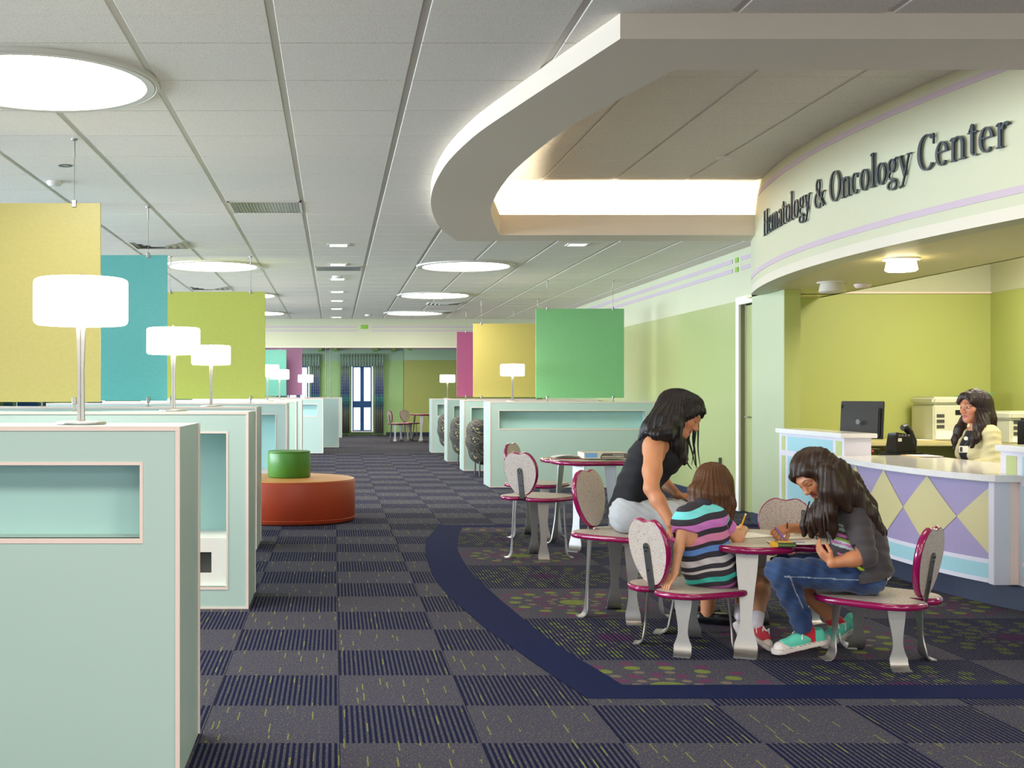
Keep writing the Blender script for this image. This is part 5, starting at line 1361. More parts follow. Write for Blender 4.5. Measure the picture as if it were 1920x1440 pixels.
# ---------------------------------------------------------------- woman in black
def woman():
    t = thing('person', 'woman in black sleeveless top and grey shorts leaning over beside the girl in stripes', 'person', (1.60, 6.45, 0))
    hd = Head(P(1279, 777, 6.38), (.80, -.42, -.56), (.60, .0, .80), 1.0)
    S = SDF(); hd.add(S); nh = len(S.p)
    hipR, hipL = V3(P(1180, 962, 6.40)), V3(P(1192, 960, 6.60)); shR, shL = V3(P(1226, 836, 6.24)), V3(P(1240, 834, 6.54))
    hip = (hipR+hipL)/2; sh = (shR+shL)/2; across = nz_(shL-shR)
    waist = V3(P(1198, 908, 6.47)); chest = V3(P(1222, 862, 6.41)); neck = V3(P(1243, 822, 6.40))
    fl_ = (across, .72)
    S.cone(hip, waist, .118, .098, .05, fl_); S.cone(waist, chest, .096, .112, .05, fl_); S.cone(chest, sh+(neck-sh)*.2, .112, .085, .05, fl_)
    for q in (-1, 1): S.ell(chest+across*q*.07+V3((.088, -.028, .0)), (.056, .060, .058), None, .04)
    n_torso = len(S.p)
    S.cone(neck, hd.L(0, -.018, -.055), .052, .050, .03)
    for a in (shR, shL): S.cone(neck+V3((0, 0, -.03)), a, .05, .048, .04)
    # arms
    elR, wrR = V3(P(1221, 916, 6.08)), V3(P(1258, 981, 5.98)); S.chain([shR, shR*.4+elR*.6, elR], [.054, .046, .037], .03); S.chain([elR, elR*.65+wrR*.35, wrR], [.037, .037, .025], .02)
    hand(S, wrR, V3(P(1270, 1004, 5.97))-wrR, (-.6, -.75, .3), .92, .35, 1)
    elL, wrL = V3(P(1240, 900, 6.74)), V3(P(1271, 929, 6.50)); S.chain([shL, elL], [.052, .037], .03); S.chain([elL, wrL], [.037, .024], .02)
    hand(S, wrL, V3(P(1292, 931, 6.42))-wrL, (-.1, -.2, 1), .92, .3, -1)
    # legs
    knR, anR = V3(P(1338, 985, 6.24)), V3(P(1326, 1152, 6.30)); knL, anL = V3(P(1322, 975, 6.66)), V3(P(1284, 1160, 6.55))
    for a, b, c_ in ((hipR, knR, anR), (hipL, knL, anL)):
        S.chain([a, (a+b)/2, b], [.092, .080, .058], .04); S.chain([b, b*.65+c_*.35, c_], [.056, .056, .034], .02)
    fl_box = hd.C
    hb = ((hd.C-.125, hd.C+.125, .003), (wrR-.06+V3((.02, 0, -.03)), wrR+.09+V3((.02, 0, -.04)), .0035), (wrL-.05, wrL+.12, .004))
    sdf_mesh('body', S, .008, 'skin', t, color=lambda v: hd.color(v, SK1, LIP, DK), fine=hb)
    # top
    T_ = SDF(); T_.p = S.grow(.007, keep=set(range(nh, n_torso))).p
    T_.cone(neck+V3((-.02, 0, -.035)), sh*.62+shR*.38+V3((-.015, 0, -.01)), .056, .050, .04); T_.cone(neck+V3((-.02, 0, -.035)), sh*.62+shL*.38+V3((-.015, 0, -.01)), .056, .050, .04)
    axis = nz_(neck-hip); h0 = hip-axis*.035; T_.cone(hip-axis*.05, hip+axis*.07, .133, .116, .04, fl_)
    arm_c = shR+V3((0, 0, -.045))
    def post(X, Y, Z, D):
        w_ = .0022*np.sin(X*60+Z*25)*np.sin(Z*38+Y*20)+.0014*np.sin(Z*90+X*40+Y*30)
        D = D+w_
        cut = -((X-h0[0])*axis[0]+(Y-h0[1])*axis[1]+(Z-h0[2])*axis[2])-.004*np.sin(X*40+Y*30)
        D = np.maximum(D, cut)
        for a in (shR, shL):   # armholes
            s_ = 1 if a is shL else -1; aa = a+across*s_*.03+V3((.02, 0, -.035))
            D = np.maximum(D, -(np.sqrt(((X-aa[0])/1.0)**2+((Y-aa[1])/1.0)**2+((Z-aa[2])/1.25)**2)-.070))
        nk = neck+V3((.045, -.01, .02)); D = np.maximum(D, -(np.sqrt((X-nk[0])**2+(Y-nk[1])**2+(Z-nk[2])**2)-.058))
        return D
    MT['blacktop'] = mat('black_jersey', (20, 20, 26), .85, bump=.2, bscale=300)
    sdf_mesh('sleeveless_top', T_, .006, 'blacktop', t, post=post)
    # shorts
    Q = SDF(); Q.cone(hip-axis*.01, hip+axis*.05, .124, .110, .05, fl_)
    for a, b in ((hipR, knR), (hipL, knL)): Q.chain([a, a*.45+b*.55, a*.2+b*.8], [.100, .090, .080], .04)
    def post2(X, Y, Z, D):
        D = D+.0016*np.sin(X*70+Z*50)*np.sin(Y*40+Z*60)+.0012*np.sin(X*120+Z*160)
        near = np.sqrt((X-hip[0])**2+((Y-hip[1])*.6)**2+(Z-hip[2])**2)-.15; D = np.maximum(D, np.minimum((Z-hip[2])-.100+(X-hip[0])*.10, -near))
        return np.maximum(D, .472-Z)
    MT['shorts'] = mat('light_grey_cotton', (186, 190, 194), .9, var=.06, vscale=30, bump=.3, bscale=250)
    sdf_mesh('shorts', Q, .006, 'shorts', t, post=post2)
    # hair
    H = SDF(); k = 1
    H.ell(hd.L(0, -.020, .036), (.090, .104, .092), hd.R, .03); H.cone(hd.L(-.0, .03, .085), hd.L(0, .075, .062), .035, .024, .03)
    for q in (-1, 1): H.chain([hd.L(q*.05, .070, .055), hd.L(q*.072, .045, .01), hd.L(q*.074, .012, -.05)], [.022, .022, .028], .02)
    D_ = V3
    H.chain([hd.L(0, -.08, .02), D_(P(1243, 790, 6.34)), D_(P(1222, 806, 6.34)), D_(P(1204, 822, 6.36))], [.075, .070, .052, .022], .04)
    H.chain([hd.L(.06, -.02, .0), D_(P(1262, 795, 6.27)), D_(P(1250, 812, 6.22)), D_(P(1232, 815, 6.20)), D_(P(1214, 812, 6.22))], [.045, .046, .038, .027, .014], .03)
    H.chain([D_(P(1262, 800, 6.28)), D_(P(1268, 835, 6.30)), D_(P(1276, 858, 6.30)), D_(P(1283, 868, 6.31))], [.042, .042, .030, .012], .03)
    H.chain([D_(P(1276, 815, 6.44)), D_(P(1281, 840, 6.42)), D_(P(1288, 862, 6.40))], [.030, .022, .010], .02)
    fc = facecut(hd)
    sdf_mesh('hair', H, .0045, 'hair_black', t, post=hairpost(hd.C, cut=fc))
    W = []
    for pts, r in (([(1296, 800, 6.50), (1291, 822, 6.48), (1297, 845, 6.46), (1304, 873, 6.45)], .008), ([(1303, 795, 6.50), (1300, 822, 6.48), (1303, 850, 6.46), (1306, 878, 6.45)], .009),
                   ([(1309, 786, 6.48), (1309, 812, 6.47), (1309, 845, 6.46), (1313, 874, 6.46)], .006), ([(1288, 822, 6.48), (1289, 845, 6.46), (1288, 866, 6.45), (1297, 880, 6.45)], .008), ([(1307, 790, 6.49), (1304, 815, 6.47), (1300, 850, 6.46), (1297, 872, 6.45)], .005), ([(1284, 850, 6.40), (1287, 862, 6.40), (1280, 872, 6.39)], .006)):
        W.append(([P(*q) for q in pts], r))
    strands(t, 'hair_black', W)
    # shoes
    for an, d in ((anR, V3((.9, -.35, 0))), (anL, V3((.9, -.3, 0)))):
        d = nz_(d); Z_ = SDF(); heel = V3((an[0], an[1], .034))-d*.03; Z_.cone(heel, heel+d*.10, .032, .034, .02); Z_.cone(heel+d*.10, heel+d*.20+V3((0, 0, -.008)), .034, .024, .02)
        sdf_mesh('shoe', Z_, .006, 'black', t, post=lambda X, Y, Z, D: np.maximum(np.maximum(D, .004-Z), Z-.062))
        S2 = SDF()
    return t
woman()
def kid_shoe(t, name, toe, heel, up, m, k=1.0, top=.075, lace=True):
    """canvas shoe: rubber sole with dark line, upper, toe cap, laces"""
    toe, heel = V3(toe), V3(heel); f = nz_(toe-heel); R = frame(f, up); r, f, u = R; L = np.linalg.norm(toe-heel)
    A = lambda x, y, z: heel+r*x+f*y+u*z
    S = SDF(); S.cone(A(0, .034*k, .012), A(0, L*.5, .012), .036*k, .034*k, .02); S.cone(A(0, L*.5, .012), A(-.004*k, L-.042*k, .012), .034*k, .042*k, .02)
    def cl(z0, z1): 
        def f_(X, Y, Z, D):
            h = (X-heel[0])*u[0]+(Y-heel[1])*u[1]+(Z-heel[2])*u[2]; return np.maximum(np.maximum(D, z0-h), h-z1)
        return f_
    for q in S.p: pass
    S.p = [('c', a, b, ra, rb, kk, (u, .3)) for (_, a, b, ra, rb, kk, _f) in S.p]
    sdf_mesh(name+'_sole', S, .004, 'rubber', t, post=cl(0, .024)); 
    S2 = S.grow(.0012); sdf_mesh('sole_line', S2, .004, 'black', t, post=cl(.020, .0235))
    U = SDF(); U.cone(A(0, .036*k, .028), A(0, .045*k, .062), .031*k, .027*k, .02); U.cone(A(0, .05*k, .045), A(0, L*.55, .040), .030*k, .028*k, .02); U.cone(A(0, L*.5, .036), A(0, L-.050*k, .028), .030*k, .028*k, .02)
    def up_(X, Y, Z, D):
        h = (X-heel[0])*u[0]+(Y-heel[1])*u[1]+(Z-heel[2])*u[2]; g = (X-heel[0])*f[0]+(Y-heel[1])*f[1]+(Z-heel[2])*f[2]
        return np.maximum(np.maximum(D, .012-h), np.maximum(h-top, g-(L-.052*k)))
    sdf_mesh(name+'_upper', U, .004, m, t, post=up_)
    T = SDF(); T.cone(A(0, L-.070*k, .022), A(-.003*k, L-.046*k, .018), .030*k, .034*k, .02)
    sdf_mesh('toe_cap', T, .004, 'rubber', t, post=lambda X, Y, Z, D: np.maximum(D, .020-((X-heel[0])*u[0]+(Y-heel[1])*u[1]+(Z-heel[2])*u[2])))
    if lace:
        b = B()
        for i in range(4):
            y = L*(.45+.10*i); z = .072-.011*i; b.tube([A(-.020, y, z-.006), A(0, y+.004, z), A(.020, y, z-.006)], .0028, 6)
        b.tube([A(0, L*.5, .068), A(.022, L*.5-.01, .082), A(.034, L*.5+.01, .062)], .0026, 6); b.tube([A(0, L*.5, .068), A(-.020, L*.5-.01, .080), A(-.034, L*.5, .05)], .0026, 6)
        b.mk('laces', 'paper', t)
MT['rubber'] = mat('white_rubber', (226, 214, 206), .6); MT['teal_canvas'] = mat('mint_canvas', (98, 204, 178), .85, bump=.3, bscale=400); MT['red'] = mat('red_cotton', (200, 40, 56), .9); MT['greycanvas'] = mat('red_canvas_shoe', (196, 54, 66), .85)
MT['sock'] = mat('white_sock_knit', (222, 214, 220), .95, bump=.4, bscale=200)
# ---------------------------------------------------------------- girl in stripes
def striped_girl():
    t = thing('person', 'small girl with chestnut bob in striped shirt dress, her back to the viewer', 'person', (1.76, 5.72, 0))
    hd = Head(P(1336, 912, 5.84), (.72, .62, -.42), (.38, .1, .92), .88)
    S = SDF(); hd.add(S, 1.); nh = len(S.p)
    hip = V3(P(1330, 1064, 5.72)); mid = V3(P(1318, 1020, 5.71)); chest = V3(P(1312, 985, 5.71)); neck = V3(P(1320, 948, 5.75))
    shL, shR = V3(P(1287, 966, 5.69)), V3(P(1347, 972, 5.70)); across = nz_(shR-shL)
    S.cone(hip, mid, .096, .084, .04, (across, .80)); S.cone(mid, chest, .084, .090, .04, (across, .78)); S.cone(chest, neck+V3((0, 0, -.03)), .080, .050, .04, (across, .72))
    nt = len(S.p)
    S.cone(neck, hd.L(0, -.018, -.055), .036, .034, .02); S.cone(neck+V3((0, 0, -.03)), shL, .038, .034, .03); S.cone(neck+V3((0, 0, -.03)), shR, .038, .034, .03)
    elL, wrL = V3(P(1273, 1028, 5.63)), V3(P(1266, 1074, 5.60)); S.chain([shL, elL, wrL], [.031, .0235, .0165], .015)
    hand(S, wrL, (-.45, -.1, -.55), (-.5, -.3, .8), .66, .25, 1)
    elR, wrR = V3(P(1383, 1008, 5.74)), V3(P(1395, 993, 5.86)); S.chain([shR, elR], [.034, .028], .02); S.chain([elR, wrR], [.028, .020], .015)
    hand(S, wrR, V3(P(1396, 984, 5.98))-wrR, (.4, -.4, .8), .66, 1.15, -1)
    kn1, an1 = V3(P(1399, 1082, 5.78)), V3(P(1388, 1150, 5.64)); kn2, an2 = V3(P(1432, 1080, 5.90)), V3(P(1420, 1165, 5.72))
    h1 = hip+across*-.03+V3((.03, -.03, -.02)); h2 = hip+across*.04+V3((.03, .03, -.02))
    for a, b, c_ in ((h1, kn1, an1), (h2, kn2, an2)): S.chain([a, b], [.062, .042], .03); S.chain([b, b*.6+c_*.4, c_], [.042, .038, .025], .02)
    sdf_mesh('body', S, .007, 'skin', t, color=lambda v: hd.color(v, SK2, LIP, DK), fine=((wrL-.075, wrL+.05, .003), (wrR-.05, wrR+.085, .003)))
    # dress
    Dr = SDF(); Dr.p = S.grow(.009, keep=set(range(nh, nt))).p
    Dr.cone(neck+V3((0, 0, -.03)), shL, .046, .044, .03); Dr.cone(neck+V3((0, 0, -.03)), shR, .046, .044, .03)
    slL, slR = shL*.50+elL*.50, shR*.42+elR*.58
    Dr.chain([shL, slL], [.042, .037], .02); Dr.chain([shR, slR], [.043, .040], .02)
    Dr.cone(hip+V3((0, 0, -.02)), hip+V3((.02, 0, -.04)), .105, .108, .05); Dr.cone(hip+V3((.03, -.02, -.03)), kn1*.55+hip*.45+V3((0, 0, -.015)), .085, .066, .05); Dr.cone(hip+V3((.03, .03, -.03)), kn2*.5+hip*.5, .08, .066, .05)
    def post(X, Y, Z, D):
        amp = .0012+.0030*np.clip((.62-Z)/.2, 0, 1)
        D = D+amp*np.sin(Z*75+X*26+Y*20)*np.sin(X*38-Y*22)+.0010*np.sin(Z*150+X*60)
        D = np.maximum(D, .3022-Z)
        for a, b in ((shL, elL), (shR, elR)):
            d = nz_(b-a); e = slL if a is shL else slR; s_ = (X-e[0])*d[0]+(Y-e[1])*d[1]+(Z-e[2])*d[2]
            near = np.sqrt((X-e[0])**2+(Y-e[1])**2+(Z-e[2])**2)-.075; D = np.maximum(D, np.minimum(s_, -near))
        nk = hd.L(0, .0, -.075)+V3((0, 0, .02)); return np.maximum(D, -(np.sqrt((X-nk[0])**2+(Y-nk[1])**2+(Z-nk[2])**2)-.040))
    ax_ = nz_(V3(P(1300, 950, 5.7))-V3(P(1335, 1105, 5.7)))
    # stripes measured along the spine, from the collar downwards
    cols = [('n', .030), ((118, 214, 214), .036), ('n', .028), ((204, 120, 196), .038), ('n', .026), ((216, 132, 170), .034), ('n', .020), ((96, 138, 206), .028), ('n', .026), ((206, 200, 202), .030), ('n', .022), ((198, 192, 190), .012), ('n', .026), ((60, 180, 164), .024), ('n', .024), ((170, 84, 150), .015), ('n', .012), ((190, 110, 140), .05)]
    o0 = V3(P(1318, 934, 5.72)); NV = np.array(lin((52, 48, 56)), np.float32)
    def col(v):
        s_ = -((v-o0)@ax_); s_ = s_+.004*np.sin(v[:, 0]*40)
        arm = (v-shR)@nz_(elR-shR); seg = np.clip(((v-shR)@(elR-shR))/((elR-shR)@(elR-shR)), 0, 1); ins = (((v-shR)@across) > .012) & (arm > .012) & (np.linalg.norm(v-shR-np.outer(seg, elR-shR), axis=1) < .056)
        s_ = np.where(ins, .046+arm*1.0, s_)
        return s_
    m_ = bpy.data.materials.new('striped_jersey'); m_.use_nodes = True; n_ = NT(m_); at = n_.new('ShaderNodeAttribute', attribute_name='Sc'); st = []; e = 0.
    for cc_, w_ in cols:
        st.append((e/.5, lin((52, 48, 56)) if cc_ == 'n' else lin(cc_))); e += w_
    n_.link(n_.ramp(n_.M('DIVIDE', at.outputs['Fac'], .5), st, True), n_.b.inputs['Base Color']); n_.b.inputs['Roughness'].default_value = .9; n_.bump(n_.noise(n_.pos(), 500), .2, .002)
    MT['stripes'] = m_
    sdf_mesh('striped_dress', Dr, .0045, 'stripes', t, post=post, scal=col)
    C_ = SDF(); ck = neck+V3((-.01, -.01, .0)); C_.cone(ck, ck+V3((.012, .01, .018)), .056, .050, .02)
    nk2 = ck+V3((.02, .02, .05)); MT['darkcol'] = mat('charcoal_collar', (52, 46, 58), .9)
    sdf_mesh('collar', C_, .004, 'darkcol', t, post=lambda X, Y, Z, D: np.maximum(D, -(np.sqrt((X-nk2[0])**2+(Y-nk2[1])**2+(Z-nk2[2])**2)-.056)))
    H = SDF(); H.ell(hd.L(0, -.018, .030), V3((.096, .112, .102))*.88, hd.R, .03)
    H.ell(V3(P(1328, 925, 5.80)), (.088, .090, .080), None, .03)
    for q in ((1306, 920, 5.76), (1320, 926, 5.74), (1336, 930, 5.74), (1350, 928, 5.76)):
        a = V3(P(*q)); H.chain([a, a+V3((-.004, -.004, -.055)), a+V3((.006, .006, -.085))], [.042, .032, .014], .02)
    H.chain([V3(P(1362, 905, 5.82)), V3(P(1366, 945, 5.80)), V3(P(1368, 990, 5.80))], [.034, .032, .014], .02); H.chain([V3(P(1348, 925, 5.78)), V3(P(1356, 960, 5.77)), V3(P(1358, 985, 5.77))], [.034, .026, .012], .02)
    sdf_mesh('hair', H, .004, 'hair_light', t, post=hairpost(hd.C, cut=facecut(hd), seed=5))
    for an, kn in ((an1, kn1), (an2, kn2)):
        d = nz_(an-kn); K = SDF(); K.cone(an-d*.045, an+d*.015, .029, .028, .01); sdf_mesh('sock', K, .004, 'sock', t, post=lambda X, Y, Z, D, a=an, d=d: np.maximum(D, -((X-a[0])*d[0]+(Y-a[1])*d[1]+(Z-a[2])*d[2]+.045)))
    kid_shoe(t, 'shoe', P(1404, 1222, 5.60), P(1377, 1168, 5.60), (.75, .35, .5), 'greycanvas', .8)
    kid_shoe(t, 'shoe', P(1444, 1222, 5.62), P(1404, 1190, 5.75), (.3, .1, 1.), 'greycanvas', .8)
striped_girl()
# ---------------------------------------------------------------- long-haired girl
def long_girl():
    t = thing('person', 'girl with very long dark hair, grey shirt, jeans and mint sneakers, drawing', 'person', (2.42, 5.5, 0))
    hd = Head(P(1526, 889, 5.50), (-.66, -.36, -.66), (-.70, 0, .72), .94)
    S = SDF(); hd.add(S, .6); nh = len(S.p)
    hip = V3(P(1617, 1062, 5.50)); mid = V3(P(1612, 1022, 5.50)); chest = V3(P(1598, 985, 5.50)); neck = V3(P(1562, 938, 5.50))
    shN, shF = V3(P(1606, 968, 5.375)), V3(P(1570, 955, 5.64)); across = nz_(shF-shN); fl_ = (across, .74)
    S.cone(hip, mid, .096, .088, .04, fl_); S.cone(mid, chest, .088, .098, .04, fl_); S.cone(chest, neck+V3((.02, 0, -.035)), .094, .058, .05, fl_); nt = len(S.p)
    S.cone(neck, hd.L(0, -.018, -.055), .042, .040, .02); S.cone(neck+V3((.02, 0, -.03)), shN, .046, .042, .03); S.cone(neck+V3((.02, 0, -.03)), shF, .046, .042, .03)
    elN, wrN = V3(P(1624, 1044, 5.29)), V3(P(1560, 1056, 5.30)); S.chain([shN, elN], [.044, .034], .02); S.chain([elN, elN*.6+wrN*.4, wrN], [.034, .033, .023], .02)
    hand(S, wrN, V3(P(1526, 1020, 5.36))-wrN, (-.8, -.1, -.3), .80, .35, 1, .25)
    elF, wrF = V3(P(1552, 992, 5.90)), V3(P(1476, 990, 5.78)); S.chain([shF, elF], [.042, .034], .02); S.chain([elF, wrF], [.034, .023], .015)
    hand(S, wrF, V3(P(1448, 1000, 5.72))-wrF, (-.1, -.5, .8), .80, 1.05, -1)
    h1, h2 = hip+V3((-.02, -.08, -.03)), hip+V3((-.02, .09, -.03)); kn1, an1 = V3(P(1462, 1072, 5.44)), V3(P(1512, 1180, 5.52)); kn2, an2 = V3(P(1468, 1064, 5.70)), V3(P(1566, 1165, 5.76))
    for a, b, c_ in ((h1, kn1, an1), (h2, kn2, an2)): S.chain([a, b], [.074, .052], .03); S.chain([b, b*.6+c_*.4, c_], [.050, .044, .030], .02)
    sdf_mesh('body', S, .0075, 'skin', t, color=lambda v: hd.color(v, SK3, LIP, DK), fine=((hd.C-.12, hd.C+.12, .003), (wrN-V3((.11, .05, .05)), wrN+V3((.03, .09, .13)), .003), (wrF-V3((.11, .11, .07)), wrF+V3((.03, .05, .05)), .003)))
    # shirt
    G_ = SDF(); G_.p = S.grow(.010, keep=set(range(nh, nt))).p
    for a, e in ((shN, elN), (shF, elF)): G_.cone(neck+V3((.02, 0, -.035)), a, .056, .055, .03); G_.chain([a, a*.45+e*.55, e], [.056, .050, .045], .02)
    G_.chain([elN, elN*.70+wrN*.30], [.045, .041], .02); G_.chain([elF, elF*.70+wrF*.30], [.045, .041], .02)
    G_.cone(hip+V3((-.01, -.0, -.020)), mid, .134, .106, .04, fl_)
    hz = hip+V3((0, 0, -.02)); nn = nz_(V3((-.25, 0, 1)))
    def post(X, Y, Z, D):
        D = D+.0022*np.sin(Z*60+X*45)*np.sin(X*50-Y*30+Z*20)+.0012*np.sin(Z*130+Y*50)
        D = np.maximum(D, -((X-hz[0])*nn[0]+(Y-hz[1])*nn[1]+(Z-hz[2])*nn[2])-.020)
        nk = hd.L(0, .03, -.10); D = np.maximum(D, -(np.sqrt((X-nk[0])**2+(Y-nk[1])**2+(Z-nk[2])**2)-.050))
        for a, b in ((elN, wrN), (elF, wrF)):
            d = nz_(b-a); e = a*.80+b*.20; s_ = (X-e[0])*d[0]+(Y-e[1])*d[1]+(Z-e[2])*d[2]; near = np.sqrt((X-e[0])**2+(Y-e[1])**2+(Z-e[2])**2)-.062
            D = np.maximum(D, np.minimum(s_, -near))
        return D
    base = np.array(lin((74, 68, 70)), np.float32); rs = np.random.RandomState(9); blobs = []
    fdir = nz_((-.8, -.6, 0))
    for i in range(34):
        u = rs.rand(); c0 = V3(P(1566+rs.rand()*26, 985+u*78, 5.40)); blobs.append((c0, .006+.012*rs.rand(), [lin((160, 190, 170)), lin((150, 170, 60)), lin((206, 216, 210)), lin((190, 130, 190)), lin((176, 196, 40))][int(u*4.99)] if rs.rand() < .75 else lin((210, 120, 170))))
    def col(v):
        c = np.tile(base, (len(v), 1)); fr = ((v-chest)@fdir) > .02; sg_ = np.clip(((v-shN)@(elN-shN))/((elN-shN)@(elN-shN)), 0, 1); armd = np.linalg.norm(v-shN-np.outer(sg_, elN-shN), axis=1)
        for c0, r, cc_ in blobs:
            dx = (v-c0)@across; dz = v[:, 2]-c0[2]; m = fr & (armd > .062) & ((dx*.5+ (v[:, 0]-c0[0]))**2/(r*1.5)**2+(dz+.3*(v[:, 0]-c0[0]))**2/(r*.55)**2 < 1) & (v[:, 1] < 5.56); c[m] = cc_
        return c
    sdf_mesh('grey_shirt', G_, .0035, 'cloth', t, post=post, color=col)
    U_ = SDF(); U_.cone(hip+V3((-.01, -.0, -.035)), hip+V3((0, 0, .01)), .127, .120, .04, fl_)
    sdf_mesh('white_undershirt_hem', U_, .005, 'paper', t, post=lambda X, Y, Z, D: np.maximum(np.maximum(D, -((X-hz[0])*nn[0]+(Y-hz[1])*nn[1]+(Z-hz[2])*nn[2])-.036), (X-hz[0])*nn[0]+(Y-hz[1])*nn[1]+(Z-hz[2])*nn[2]))
    # jeans
    J = SDF(); J.cone(hip+V3((0, 0, -.03)), hip+V3((0, 0, 0)), .104, .094, .04, fl_)
    for a, b, c_ in ((h1, kn1, an1), (h2, kn2, an2)): J.chain([a, b], [.084, .062], .03); J.chain([b, b*.5+c_*.5, c_+(c_-b)*-.06], [.060, .052, .052], .02)
    def postj(X, Y, Z, D):
        D = D+.0035*np.sin(X*90+Z*40)*np.sin(Z*70+Y*40)+.002*np.sin(Z*190+X*80)
        D = np.maximum(D, .3022-Z+np.where(X < 2.12, 9, 0)*0) if False else D
        D = np.where(X > 2.20, np.maximum(D, .3022-Z), D)
        for a, b in ((an1, kn1), (an2, kn2)):
            d = nz_(a-b); e = a-d*.012; s_ = (X-e[0])*d[0]+(Y-e[1])*d[1]+(Z-e[2])*d[2]; near = np.sqrt((X-e[0])**2+(Y-e[1])**2+(Z-e[2])**2)-.09; D = np.maximum(D, np.minimum(s_, -near))
        near = np.sqrt((X-hip[0])**2+((Y-hip[1])*.6)**2+(Z-hip[2])**2)-.15; return np.maximum(D, np.minimum(Z-hip[2]-.045, -near))
    jb = np.array(lin((34, 52, 92)), np.float32); jl = np.array(lin((70, 98, 140)), np.float32); st_ = lin((150, 160, 176))
    def colj(v):
        n = np.clip(.30+.45*vnoise((v[:, 0], v[:, 1], v[:, 2]), 26, 3), 0, 1)[:, None]; c = jb*(1-n)+jl*n*1.0
        for a, b in ((h1, kn1), (kn1, an1)):
            d = nz_(b-a); q = v-a; s_ = q@d; m = (np.abs((q-np.outer(s_, d))@nz_(np.cross(d, (0, 1, 0)))-.012) < .0022) & (s_ > 0) & (s_ < np.linalg.norm(b-a)) & (v[:, 1] < a[1]); c[m] = st_
        return c
    sdf_mesh('jeans', J, .004, 'cloth', t, post=postj, color=colj)
    # hair: cap, curtain beside the face, long sheet over back and near shoulder
    H = SDF(); H.ell(hd.L(0, -.018, .034), V3((.090, .104, .094))*.94, hd.R, .03); H.cone(hd.L(0, .03, .080), hd.L(0, .078, .052), .030, .022, .03); H.cone(hd.L(-.055, .045, .050), hd.L(-.073, .03, .0), .022, .022, .02); H.cone(hd.L(.055, .06, .050), hd.L(.073, .03, .0), .022, .022, .02)
    def ch(pts, rs_, k=.025): H.chain([V3(P(*p)) for p in pts], rs_, k)
    ch([(1538, 862, 5.46), (1570, 886, 5.42), (1596, 924, 5.38), (1624, 962, 5.37), (1643, 995, 5.40), (1652, 1022, 5.45), (1654, 1036, 5.48)], [.056, .058, .050, .042, .032, .020, .008])
    ch([(1545, 870, 5.52), (1592, 903, 5.52), (1624, 948, 5.53), (1647, 998, 5.55), (1654, 1035, 5.55)], [.055, .050, .042, .030, .012])
    ch([(1548, 880, 5.38), (1552, 920, 5.36), (1556, 960, 5.36), (1561, 990, 5.37), (1562, 1014, 5.38)], [.036, .036, .030, .020, .005])
    ch([(1556, 890, 5.37), (1575, 925, 5.35), (1592, 955, 5.34)], [.040, .040, .020])
    ch([(1540, 905, 5.43), (1532, 945, 5.42), (1526, 978, 5.43), (1523, 1004, 5.44)], [.028, .033, .028, .014]); ch([(1548, 935, 5.40), (1542, 970, 5.39), (1540, 1000, 5.40)], [.030, .030, .012]); ch([(1526, 930, 5.48), (1516, 960, 5.48), (1510, 985, 5.48), (1508, 1003, 5.48)], [.016, .022, .018, .008])
    sdf_mesh('hair', H, .004, 'hair_brown', t, post=hairpost(V3((2.42, 5.62, 0)), .0022, 95, facecut(hd), seed=11))
    W = []
    for pts, r in (([(1535, 940, 5.38), (1538, 970, 5.37), (1545, 1006, 5.38)], .006), ([(1550, 950, 5.34), (1554, 985, 5.33), (1563, 1012, 5.35)], .007), ([(1525, 960, 5.41), (1516, 990, 5.42), (1522, 1006, 5.42)], .005), ([(1533, 950, 5.39), (1527, 985, 5.40), (1532, 1012, 5.41)], .006), ([(1545, 960, 5.35), (1546, 990, 5.35), (1552, 1016, 5.36)], .006), ([(1518, 940, 5.46), (1509, 968, 5.46), (1505, 995, 5.46)], .004), ([(1640, 985, 5.44), (1651, 1015, 5.46), (1650, 1042, 5.49)], .009), ([(1600, 930, 5.36), (1625, 965, 5.38), (1642, 1005, 5.42)], .010), ([(1570, 880, 5.40), (1600, 918, 5.38), (1630, 962, 5.42)], .010)):
        W.append(([P(*q) for q in pts], r))
    strands(t, 'hair_brown', W)
    B().tube([Vector(wrF)+Vector((.03*0, .027*math.cos(a), .027*math.sin(a)))+Vector((.01*math.cos(a), 0, 0)) for a in np.linspace(0, 2*PI, 17)], .003, 6).mk('hair_tie_bracelet', 'black', t)
    for an, kn in ((an1, kn1), (an2, kn2)):
        d = nz_(an-kn); K = SDF(); K.cone(an-d*.03, an+d*.04, .034, .036, .01); sdf_mesh('red_sock', K, .004, 'red', t)
    kid_shoe(t, 'sneaker', P(1447, 1226, 5.50), P(1551, 1204, 5.54), (.12, -.05, 1), 'teal_canvas', .98)
    kid_shoe(t, 'sneaker', P(1535, 1212, 5.68), P(1605, 1172, 5.84), (.45, -.1, 1), 'teal_canvas', .98)
long_girl()
